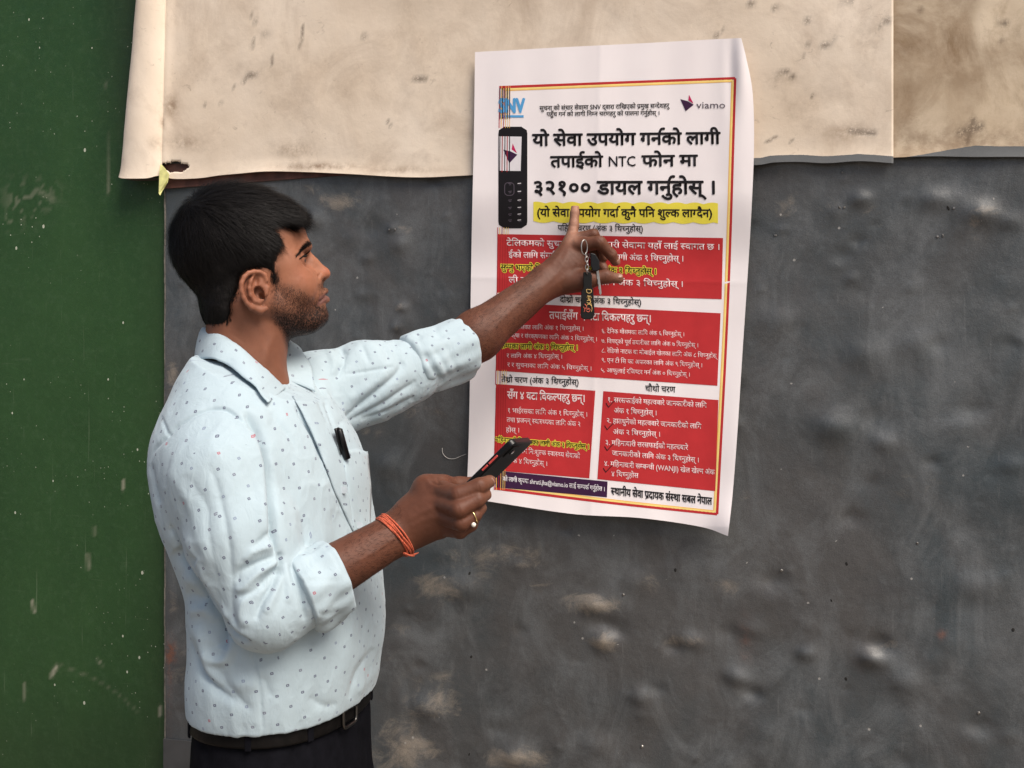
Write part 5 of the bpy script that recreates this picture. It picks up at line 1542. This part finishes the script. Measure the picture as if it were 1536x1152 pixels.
# ---- shirt
sm = np_mesh('shirt', SHV, SHQ); shirt_uv(SHV, SHQ, sm)
shirt = link_mesh('shirt', sm, MSHIRT, person)
def quad_uv(me, s=1.0, off=0.0):
    """box-free UV for small cloth pieces: length units on the two widest directions"""
    co = np.zeros(len(me.vertices) * 3, np.float32); me.vertices.foreach_get('co', co); co = co.reshape(-1, 3)
    L = np.zeros(len(me.loops), np.int32); me.loops.foreach_get('vertex_index', L)
    c = co - co.mean(0); _, _, vt = np.linalg.svd(c, full_matrices=False)
    uv = (c @ vt[:2].T)[L] * s + off
    me.uv_layers.new(name='cloth').data.foreach_set('uv', uv.astype(np.float32).ravel())
def cuff(a, b, ra, rb, seed, squash, drop, strokes):
    a = np.array(a); b = np.array(b); e = b - a; L = np.linalg.norm(e); e /= L
    up = np.array((0, 0, 1.0)); up -= e * (up @ e); up /= np.linalg.norm(up); sd = np.cross(e, up)
    n, V = 96, []
    prof = [(-0.06, -0.011)] + [(-0.03, -0.004), (0.0, 0.0)] + [(t_, 0.0012 * math.sin(t_ * 9)) for t_ in np.linspace(0.04, 0.97, 26)] + [(1.0, -0.0012), (1.0, -0.0035), (0.9, -0.0050), (0.6, -0.0060)]
    r_ = np.random.default_rng(seed); ph = r_.random(6) * 6.28
    for i in range(n):
        th = 2 * math.pi * i / n
        for s, o in prof:
            r = ra + (rb - ra) * s + o
            r += 0.0020 * math.sin(3 * th + ph[0] + 2.0 * s) + 0.0013 * math.sin(7 * th + ph[1] - 3 * s) + 0.0008 * math.sin(13 * th + ph[2] + 5 * s)
            dn = max(0.0, -math.cos(th)) ** 6 * drop * math.sin(math.pi * min(1, max(0, s)) ** 0.8)
            V.append(a + e * L * s + (r * squash + dn) * math.cos(th) * up + r * math.sin(th) * sd)
    Fc = np.array(grid_faces(n, len(prof), close_u=True, flip=True)); V = np.array(V)
    N = vert_normals(V, Fc)
    if ((V - (a + e * L * .5)) * N).sum() < 0: Fc = Fc[:, ::-1]; N = -N
    V = sculpt(V, N, strokes)
    me = np_mesh('cuff', V, Fc)
    uv = me.uv_layers.new(name='cloth'); L_ = Fc.ravel(); m_ = len(prof)
    uu = (L_ // m_) / n * 0.33; U4 = uu.reshape(-1, 4); mn = U4.min(1, keepdims=True); U4 = np.where(U4 - mn > .1, mn, U4)
    vv = np.array([p_[0] for p_ in prof])[L_ % m_] * L
    uv.data.foreach_set('uv', np.stack([U4.ravel(), vv], 1).astype(np.float32).ravel())
    return link_mesh('cuff', me, MSHIRT, shirt)
cuff(P(450, 889, 1.318), P(508, 861, 1.343), 0.0535, 0.0490, 1, 1.0, 0.012,
     [(C2((925, 740), (1040, 735), (1200, 725)), -.0016, 4), (C2((1000, 870), (1010, 930), (1030, 1000)), -.003, 4), (C2((1100, 540), (1160, 600), (1195, 690)), -.001, 3), (C2((1050, 920), (1120, 930), (1190, 905)), -.002, 5)])
cuff(P(617, 547, 1.735), P(695, 522, 1.797), 0.0500, 0.0560, 2, 1.0, 0.010,
     [(C4((870, 330), (920, 410), (960, 470), (1000, 535)), -.0055, 5), (C4((950, 330), (1000, 400), (1040, 480)), -.0045, 5), (C4((905, 310), (950, 370), (1000, 450)), .003, 5),
      (C4((1030, 300), (1060, 380), (1100, 470)), -.003, 5), (C4((780, 400), (830, 500), (950, 540)), -.004, 4), (C4((840, 210), (850, 250), (880, 300)), -.003, 4), (C4((950, 160), (960, 200), (990, 250)), -.003, 4)])
# collar: a leaf folded over its stand, from the near point round the neck to the far point
colr = [((427, 583, 1.478), (398, 609, None)), ((416, 572, 1.470), (389, 597, None)), ((405, 561, 1.463), (379, 585, None)), ((383, 541, 1.455), (362, 572, None)), ((362, 522, 1.452), (340, 555, None)),
        ((340, 507, 1.460), (317, 545, None)), ((322, 497, 1.480), (298, 540, 1.474)), ((307, 492, 1.520), (292, 539, 1.530)), ((314, 492, 1.575), (303, 541, 1.600)),
        ((340, 496, 1.605), (333, 541, 1.648)), ((375, 503, 1.612), (372, 540, 1.668)), ((410, 508, 1.606), (412, 530, 1.656)), ((433, 515, 1.590), (443, 518, 1.615)),
        ((426, 535, 1.562), (458, 535, 1.585)), ((421, 555, 1.540), (468, 556, 1.560)), ((421, 572, 1.520), (473, 588, 1.530))]
tops = [P(*c[0]) for c in colr]
bots = []
for c in colr:
    b_ = c[1]
    bots.append(hit(b_[0], b_[1], 0.007) if b_[2] is None else P(*b_))
tops = catmull(tops, 90); bots = catmull(bots, 90)
axis_pt = np.array((HC[0] - 0.02, HC[1], 0))
V = []
prof = [(-0.34, -0.006), (-0.17, -0.004), (-0.02, -0.0015), (0.0, 0.0005), (0.05, 0.003), (0.2, 0.0045), (0.45, 0.004), (0.7, 0.003), (0.92, 0.001), (1.0, 0.0)]
for i in range(90):
    d = bots[i] - tops[i]; c = tops[i]
    o = np.array((c[0] - HC[0] + 0.012, c[1] - HC[1], 0.0)); o /= np.linalg.norm(o)
    for s, u_ in prof:
        if s < 0: p = c + np.array((0, 0, s * 0.09)) + o * u_
        else: p = c + d * s + o * u_ + np.array((0, 0, 0.6 * u_))
        V.append(p)
V = np.array(V) + 0.0008 * rng.normal(0, 0.25, (len(V), 3))
me = np_mesh('collar', V, np.array(grid_faces(90, len(prof))))
L_ = np.array(grid_faces(90, len(prof))).ravel()
me.uv_layers.new(name='cloth').data.foreach_set('uv', np.stack([(L_ // len(prof)) * 0.0044, np.array([p_[0] for p_ in prof])[L_ % len(prof)] * 0.045], 1).astype(np.float32).ravel())
collar = link_mesh('collar', me, MSHIRT, shirt)
so = collar.modifiers.new('thickness', 'SOLIDIFY'); so.thickness = 0.0016; so.offset = 0
# inner neckband and the open V of the far shirt front
# placket: raised strip along the front opening
def ribbon(path, width, lift0, name, bulge=0.0, n=60, parent=None, mat=None, defD=1.5, dirpx=(1, 0), ease=None):
    q = catmull(path, n); V = []
    for i, (x, y) in enumerate(q):
        for j, s in enumerate((0.0, 0.0, 0.15, 0.5, 0.85, 1.0)):
            p = hit(x + dirpx[0] * width * s, y + dirpx[1] * width * s, 0.0)
            if p is None: p = V[-1].copy() if V else P(x, y, defD)
            else:
                lf = lift0 * (0.0 if j == 0 else 1.0 if j < 4 else 0.5 if j == 4 else 0.05)
                if ease is not None and j in (1, 2): lf += ease(i / (n - 1))
                p = p + (np.array((0, 0, CAMZ)) - p) / np.linalg.norm(np.array((0, 0, CAMZ)) - p) * lf
            V.append(p)
    me = np_mesh(name, np.array(V), np.array(grid_faces(n, 6, flip=True)))
    me.uv_layers.new(name='cloth').data.foreach_set('uv', np.stack([(np.array(grid_faces(n, 6, flip=True)).ravel() % 6) * 0.006, (np.array(grid_faces(n, 6, flip=True)).ravel() // 6) * 0.0038], 1).astype(np.float32).ravel())
    return link_mesh(name, me, mat or MSHIRT, parent or shirt)
ribbon([(438, 594), (449, 612), (460, 634), (470, 655), (480, 680), (492, 710), (502, 738), (512, 760), (522, 782), (534, 806)], 27, 0.0022, 'placket', ease=lambda s: 0.006 * math.exp(-((s - 0.32) / 0.2) ** 2))
# buttons
for bx_, by_ in ((513, 735), (536, 788)):
    p = hit(bx_, by_, 0.003)
    if p is None: continue
    n_ = np.array((0, 0, CAMZ)) - p; n_ /= np.linalg.norm(n_)
    MB().tube([p, p + n_ * 0.0022], 0.0052, 18).build('button', MNAIL if False else plain('button_plastic', (0.40, 0.45, 0.49), 0.35), shirt, smooth=False)

# pocket on the far chest, its mouth pushed open
V = []
NR, NC = 22, 12
for i in range(NR):
    t_ = i / (NR - 1); y = 679 + 124 * t_
    xl = 513 + 18 * t_; xr = 547 + 9 * min(1, t_ * 2.2); last = None
    for j in range(NC):
        s = j / (NC - 1); x = xl + (xr - xl) * s
        yy = y - 6 * math.sin(math.pi * s) * (1 - t_) ** 3 - 10 * s * (1 - t_) ** 2 * 0
        h0 = hit(x, yy, 0.0)
        if h0 is None: h0 = last + np.array((0.0012, 0.006, 0)) if last is not None else P(x, yy, 1.5)
        last = h0
        v_ = np.array((0, 0, CAMZ)) - h0; v_ /= np.linalg.norm(v_)
        V.append(h0 + v_ * (0.0025 * (1 if 0 < j else 0.1) + 0.010 * (1 - t_) ** 2 * math.sin(math.pi * s ** 1.2)) + np.array((0.006 * (1 - t_) ** 2 * s, 0, 0)))
me = np_mesh('pocket', np.array(V), np.array(grid_faces(NR, NC)))
quad_uv(me, 1.0, 0.3)
pocket = link_mesh('pocket', me, MSHIRT, shirt)
so = pocket.modifiers.new('thickness', 'SOLIDIFY'); so.thickness = 0.0016

# trousers, belt, shoes
tv = Vol((-0.62, 1.22, -0.02), (-0.16, 1.80, 1.03), 0.006)
def hip_axes(z):
    w_ = np.interp(z, [0.70, 0.80, 0.88, 0.94, 0.975, 1.01], [134, 132, 129, 126, 122, 118]) / 0.702 / 1000
    return (np.interp(z, [0.7, 0.9, 1.0], [427, 427, 428]) - 768) / 1000, w_ * 0.93, w_ * 0.62
def hips(vol, grow=0.0, zlo=0.76, zhi=1.0, k=0.0):
    sl, (X, Y, Z) = vol.block((-0.62, 1.22, zlo - .02), (-0.1, 1.8, zhi + .02))
    cx, a, b = [q_[None, None, :] for q_ in hip_axes(Z.ravel())]; a = a + grow; b = b + grow
    x = X - cx; y = Y - 1.50; f = x * TFW[0] + y * TFW[1]; l = x * TLF[0] + y * TLF[1]
    q_ = (np.abs(f / b) ** 2.3 + np.abs(l / a) ** 2.3) ** (1 / 2.3)
    vol.put(sl, np.maximum(np.maximum((q_ - 1) * np.minimum(a, b), Z - zhi), zlo - Z), k)
def TT(f, l, z): return np.array((-0.345, 1.50, 0)) + f * TFW + l * TLF + np.array((0, 0, z))
hips(tv)
for s in (-1, 1):
    tv.chain([TT(0, s * .095, .80), TT(0.005, s * .10, .50), TT(-0.01, s * .10, .10)], [.095, .075, .062], 0.03)
tV, tQ = tv.mesh(); tV = smooth_verts(tV, tQ, 3); tN = vert_normals(tV, tQ)
tV = tV + tN * (0.0035 * vnoise(tV * np.array((1, 1, .5)), 22, 31))[:, None]
tV = sculpt(tV, tN, [(C3((810, 850), (815, 900), (830, 965)), -.005, 4), (C3((370, 800), (500, 830), (640, 830)), -.003, 4), (C3((720, 850), (790, 840), (900, 790)), -.003, 4),
                     (C3((1190, 740), (1220, 820), (1240, 900)), -.004, 4), (C3((250, 760), (300, 860), (310, 960)), -.003, 6)])
trous = link_mesh('trousers', np_mesh('trousers', tV, tQ), MTROU, person)
TR_BVH = BVHTree.FromPolygons([tuple(v) for v in tV.tolist()], [tuple(q_) for q_ in tQ.tolist()])
def hip_pt(th, z, grow):
    cx, a, b = hip_axes(np.array([z])); a = a[0] + grow; b = b[0] + grow
    c_, s_ = math.cos(th), math.sin(th)
    f = b * abs(c_) ** (2 / 2.3) * (1 if c_ > 0 else -1); l = a * abs(s_) ** (2 / 2.3) * (1 if s_ > 0 else -1)
    return np.array((cx[0], 1.50, z)) + f * TFW + l * TLF
V = []
for i in range(96):
    th = 2 * math.pi * i / 96
    for z_, g_ in ((0.966, 0.002), (0.966, 0.0065), (0.969, 0.0075), (0.998, 0.0075), (1.001, 0.0065), (1.001, 0.002)):
        V.append(hip_pt(th, z_ - 0.004 * math.cos(th + .5), g_))
belt = link_mesh('belt', np_mesh('belt', np.array(V), np.array(grid_faces(96, 6, close_u=True))), MBELT, person)
for deg in (-158, -128, -78, -38, 25, 80, 140):
    th = math.radians(deg); mb = MB()
    a_, b_ = hip_pt(th - .035, .982, 0.0088), hip_pt(th + .035, .982, 0.0088)
    o_ = (a_ + b_) / 2; t_ = (b_ - a_) / 2; n_ = np.cross(t_, (0, 0, 1)); n_ /= np.linalg.norm(n_)
    mb.box(o_, t_, n_ * 0.0015, np.array((0, 0, 0.0215)))
    mb.build('belt_loop', MTROU, trous, bevel=0.001)
th = math.radians(-6)
for q_ in range(1):
    a_, b_ = hip_pt(th - .19, .982, 0.0125), hip_pt(th + .10, .982, 0.0125); mid = (a_ + b_) / 2; t_ = (b_ - a_) / 2; n_ = np.cross(t_, (0, 0, 1)); n_ /= np.linalg.norm(n_)
    L_ = np.linalg.norm(t_); t_ /= L_; up_ = np.array((0, 0, 1.0)); pts = []
    for k_ in range(25):
        an = 2 * math.pi * k_ / 24; ca, sa = math.cos(an), math.sin(an)
        pts.append(mid + t_ * 0.020 * abs(ca) ** .35 * (1 if ca > 0 else -1) + up_ * 0.024 * abs(sa) ** .35 * (1 if sa > 0 else -1))
    bk = MB().tube(pts, 0.0026, 8, False).build('buckle', plain('dull_steel', (0.10, 0.095, 0.09), 0.35, metal=1.0), belt)
    MB().tube([mid - t_ * 0.020, mid + t_ * 0.022 + n_ * 0.001], 0.0018, 8).build('buckle_pin', MBELT, bk)
for s in (-1, 1):
    sv = Vol(TT(-.14, s * .10 - .08, 0.0) - np.array((.05, .08, .005)), TT(.22, s * .10 + .08, .13) + np.array((.05, .08, 0)), 0.005)
    sv.chain([TT(-0.03, s * .10, .045), TT(0.06, s * .105, .035), TT(0.16, s * .115, .022)], [.044, .042, .030], 0.02)
    sv.cone(TT(-.02, s * .10, .06), TT(-.015, s * .10, .11), .042, .044, .02)
    sV, sQ = sv.mesh(); sV[:, 2] = np.maximum(sV[:, 2], 0.0015)
    link_mesh('shoe', np_mesh('shoe', smooth_verts(sV, sQ, 2), sQ), MSHOE, person)

# thread bracelet, finger ring, nails
ax = (WRR - ELR) / np.linalg.norm(WRR - ELR)
wc = ELR + (WRR - ELR) * 0.925
up_ = np.array((0, 0, 1.0)); up_ -= ax * (up_ @ ax); up_ /= np.linalg.norm(up_); sd_ = np.cross(ax, up_)
brace = None
for k_ in range(6):
    pts = []; off = (-.0045, -.002, 0, .002, .0045, .001)[k_]; ph = random.random() * 6
    for i in range(61):
        th = 2 * math.pi * i / 60
        d_ = up_ * math.cos(th) + sd_ * math.sin(th)
        o_ = wc + ax * (off + 0.0025 * math.sin(th + ph) + 0.006 * math.cos(th) * -1)
        l_, n_, _, _ = BODY_BVH.ray_cast(Vector(o_ + d_ * 0.08), Vector(-d_))
        rr = (np.linalg.norm(np.array(l_) - o_) if l_ is not None else 0.031)
        pts.append(o_ + d_ * (rr + 0.0012 + 0.0006 * math.sin(5 * th + ph)))
    ob = MB().tube(pts, 0.00135, 6, False).build('thread_bracelet' if k_ == 0 else 'thread', MTHREAD, person if k_ == 0 else brace)
    if k_ == 0: brace = ob
for e_ in ((628, 829), (622, 834)):
    st = P(604, 829, 1.365)
    MB().tube(catmull([st, P((604 + e_[0]) / 2, 833, 1.352), P(e_[0], e_[1], 1.350)], 8), [0.0018, .0022, .0014, .0012, .0012, .0014, .0011, .0004], 6).build('thread_end', MTHREAD, brace)
c0 = R3[1] + (R3[2] - R3[1]) * 0.92; a0 = (R3[2] - R3[1]); a0 /= np.linalg.norm(a0)
u0 = np.cross(a0, (0, 1.0, 0)); u0 /= np.linalg.norm(u0); v0_ = np.cross(a0, u0)
pts = [c0 + 0.0112 * (u0 * math.cos(t_) + v0_ * math.sin(t_)) for t_ in np.linspace(0, 2 * math.pi, 33)]
rg = MB().tube(pts, 0.0011, 8, False).build('finger_ring', MGOLD, person)
sp = c0 + 0.0125 * (-v0_ * 0.35 * (1 if v0_[1] > 0 else -1) + np.array((0, -0.35, -0.9))); 
MB().add(*ball(sp, 0.0034, 12, 8)).build('ring_stone', plain('pearl', (0.75, 0.70, 0.62), 0.15), rg)
def nail(tip, fwd, nrm, w_, l_):
    fwd = fwd - nrm * (fwd @ nrm); fwd /= np.linalg.norm(fwd); s_ = np.cross(fwd, nrm); V = []
    for i in range(7):
        u = i / 6 * 2 - 1
        for j in range(9):
            v = j / 8 * 2 - 1
            rx_ = math.sqrt(max(0, 1 - 0.75 * max(0, u) ** 4)) if u > 0 else 1.0
            V.append(tip + fwd * l_ * u + s_ * w_ * v * rx_ * (1 - 0.12 * abs(u)) - nrm * (0.28 * w_ * v * v + 0.0006 * u * u))
    o = link_mesh('nail', np_mesh('nail', np.array(V), np.array(grid_faces(7, 9))), MNAIL, person)
    so = o.modifiers.new('thickness', 'SOLIDIFY'); so.thickness = 0.0006
def unit(v): v = np.array(v, float); return v / np.linalg.norm(v)
n_ = unit((0.1, -0.75, 0.65)); nail(FT[3] + n_ * 0.0090 - unit(FT[3] - FT[2]) * 0.001, FT[3] - FT[2], n_, 0.0062, 0.0068)
n_ = unit((0.85, -0.35, 0.35)); nail(R1[3] + n_ * 0.0080, np.array((0.3, 0.8, 0.3)), n_, 0.0048, 0.0050)
n_ = unit((0.75, -0.6, -0.2)); nail(FB[3] + n_ * 0.0084, FB[3] - FB[2], n_, 0.0050, 0.0056)

# ------------------------------------------------------------------ what he holds and carries
pa, pb = P(648, 780, 1.395), P(769, 661, 1.352)
la = pb - pa; PL = np.linalg.norm(la); la /= PL
wa = np.array((0.30, 0.95, -0.10)); wa -= la * (wa @ la); wa /= np.linalg.norm(wa); ta = np.cross(la, wa)
if ta[2] < 0: ta = -ta
def slab(c, hl, hw, ht, r, n=8):
    V, out_ = [], []
    for cx_, cy_ in ((1, 1), (-1, 1), (-1, -1), (1, -1)):
        for k_ in range(n + 1):
            a_ = math.pi / 2 * k_ / n + {(1, 1): 0, (-1, 1): math.pi / 2, (-1, -1): math.pi, (1, -1): 1.5 * math.pi}[(cx_, cy_)]
            out_.append((cx_ * (hl - r) + r * math.cos(a_), cy_ * (hw - r) + r * math.sin(a_)))
    m_ = len(out_)
    for z_ in (-ht, ht):
        for x_, y_ in out_: V.append(c + la * x_ + wa * y_ + ta * z_)
    Fc = [tuple(range(m_ - 1, -1, -1)), tuple(range(m_, 2 * m_))] + [(i, (i + 1) % m_, m_ + (i + 1) % m_, m_ + i) for i in range(m_)]
    return V, Fc
PWD = 0.072
pc = (pa + pb) / 2 + wa * PWD / 2
phone = empty('mobile_phone', pc, 'black mobile phone with red side buttons held upright in his near hand', 'phone')
MB().add(*slab(pc, PL / 2, PWD / 2, 0.0046, 0.009)).build('case', MBLACK, phone, bevel=0.0018, segs=3)
MB().add(*slab(pc + ta * 0.0047, PL / 2 - .003, PWD / 2 - .003, 0.0003, 0.008)).build('screen', plain('screen_glass', (0.006, 0.006, 0.008), 0.06, noise=0.0, bump=0), phone)
red_ = plain('red_button', (0.55, 0.06, 0.05), 0.4)
for u_, hl_ in ((0.196, 0.0085), (0.095, 0.0055)):
    c_ = pc + la * PL * (u_ + 0.07) - wa * (PWD / 2 + 0.0004)
    MB().box(c_, la * hl_, wa * 0.0008, ta * 0.0014).build('side_button', red_, phone, bevel=0.0004)
cm = pc + la * (PL / 2 - 0.018) - wa * (PWD / 2 - 0.018) - ta * 0.0050
cb = MB().box(cm, la * 0.011, wa * 0.011, ta * 0.0010).build('camera_bump', MBLACK, phone, bevel=0.001)
MB().tube([cm - ta * 0.001, cm - ta * 0.0022], 0.0042, 20).build('lens', plain('lens_glass', (0.01, 0.01, 0.015), 0.05, noise=0, bump=0), cb)

# keys on a ring, hooked over the bent finger
kd = 1.838
keys = empty('key_ring', P(876, 372, kd), 'bunch of keys with a black leather fob hanging from his bent finger', 'keys')
rc = P(876.5, 371, kd + 0.004); pts = [rc + 0.0135 * (np.array((0.42, 0.25, 0.0)) * math.cos(t_) + np.array((0, 0, 1.0)) * math.sin(t_)) for t_ in np.linspace(0, 2 * math.pi, 33)]
MB().tube(pts, 0.0011, 8, False).build('split_ring', MSTEEL, keys)
cp = [P(879, 383, kd), P(880, 389, kd - .001), P(881, 395, kd), P(880.5, 401, kd), P(881, 407, kd)]
for i in range(5):
    c_ = cp[i]; hx = np.array((1.0, 0.3, 0)) if i % 2 else np.array((0.4, 1.0, 0)); hx /= np.linalg.norm(hx)
    pts = [c_ + 0.0030 * hx * math.cos(t_) + np.array((0, 0, 0.0054)) * math.sin(t_) for t_ in np.linspace(0, 2 * math.pi, 17)]
    MB().tube(pts, 0.0009, 6, False).build('chain_link', MSTEEL, keys)
def plate(outline, d0, th, dn=None):
    n = len(outline); V = [P(x, y, d0) for x, y in outline] + [P(x, y, d0) + np.array((0, th, 0)) for x, y in outline]
    return V, [tuple(range(n)), tuple(range(2 * n - 1, n - 1, -1))] + [(i, n + i, n + (i + 1) % n, (i + 1) % n) for i in range(n)]
MB().add(*plate([(875, 408), (886, 408), (888, 413), (888, 430), (890, 434), (892, 470), (890, 477), (885, 479), (877, 479), (872, 477), (871, 470), (872, 436), (875, 432), (875, 413)], kd, 0.004)).build('leather_fob', MLEATHER, keys, bevel=0.0012)
MB().add(*plate([(886, 379), (893, 381), (899, 391), (900, 404), (895, 407), (889, 406), (886, 398)], kd + .006, 0.006)).build('key_head', MBLACK, keys, bevel=0.0015)
kb = MB().add(*plate([(894.5, 405), (898, 404.5), (900, 420), (902.5, 440), (901, 443), (899, 440), (898.5, 434), (897.5, 433), (897.8, 427), (896.6, 426), (896.6, 419), (895.5, 418)], kd + .008, 0.0022)).build('key_blade', MSTEEL, keys, bevel=0.0003)
FOB = keys

# pen clipped into the breast pocket
hp = hit(517, 690, 0.0); pd_ = (hp[1] if hp is not None else 1.5) - 0.004
pen = empty('pen', P(520, 690, pd_), 'black pen clipped in the breast pocket of his shirt', 'pen')
p0, p1 = P(508, 643, pd_ - .006), P(521, 688, pd_ + .003)
MB().tube([p0, p0 + (p1 - p0) * .04, p1], [0.0030, 0.0052, 0.0050], 14).build('barrel', MBLACK, pen)
q0, q1 = P(503.5, 644, pd_ - .012), P(512, 682, pd_ - .006)
MB().tube([p0, q0, q0 + (q1 - q0) * .2, q1], [0.0022, 0.0026, 0.0022, 0.0012], 8).build('clip', MBLACK, pen)

# gold and red lettering on the fob
def on_fob(px_, py_, l_=0.0): return P(px_, py_, kd - 0.0006 - l_)
MG2 = plain('gold_print', (0.55, 0.36, 0.12), 0.5, noise=0.3); MR2 = plain('red_print', (0.50, 0.10, 0.06), 0.5, noise=0.3)
for path, w_, m_ in (([(880, 434), (887, 435)], .0007, MG2), ([(880, 434), (880, 438), (883.5, 440), (887, 438), (887, 435)], .0007, MG2),
                     ([(881, 443), (884, 445), (882, 448), (886, 449)], .0006, MG2), ([(880, 446), (885, 444), (887, 447)], .0005, MG2), ([(880, 452), (883, 450), (886, 452), (884, 455), (880, 454)], .0006, MG2),
                     ([(880, 458), (884, 456), (887, 459)], .0005, MG2), ([(877, 456), (880, 460), (878, 463), (883, 464)], .0007, MR2), ([(875, 460), (877, 464), (876, 468)], .0006, MR2), ([(881, 462), (885, 464), (883, 468), (879, 466)], .0006, MR2), ([(886, 455), (888, 462), (887, 468)], .0005, MG2)):
    MB().tube([on_fob(*q_) for q_ in catmull(path, 10)] if len(path) > 2 else [on_fob(*q_) for q_ in path], w_, 5).build('printed_mark', m_, keys)
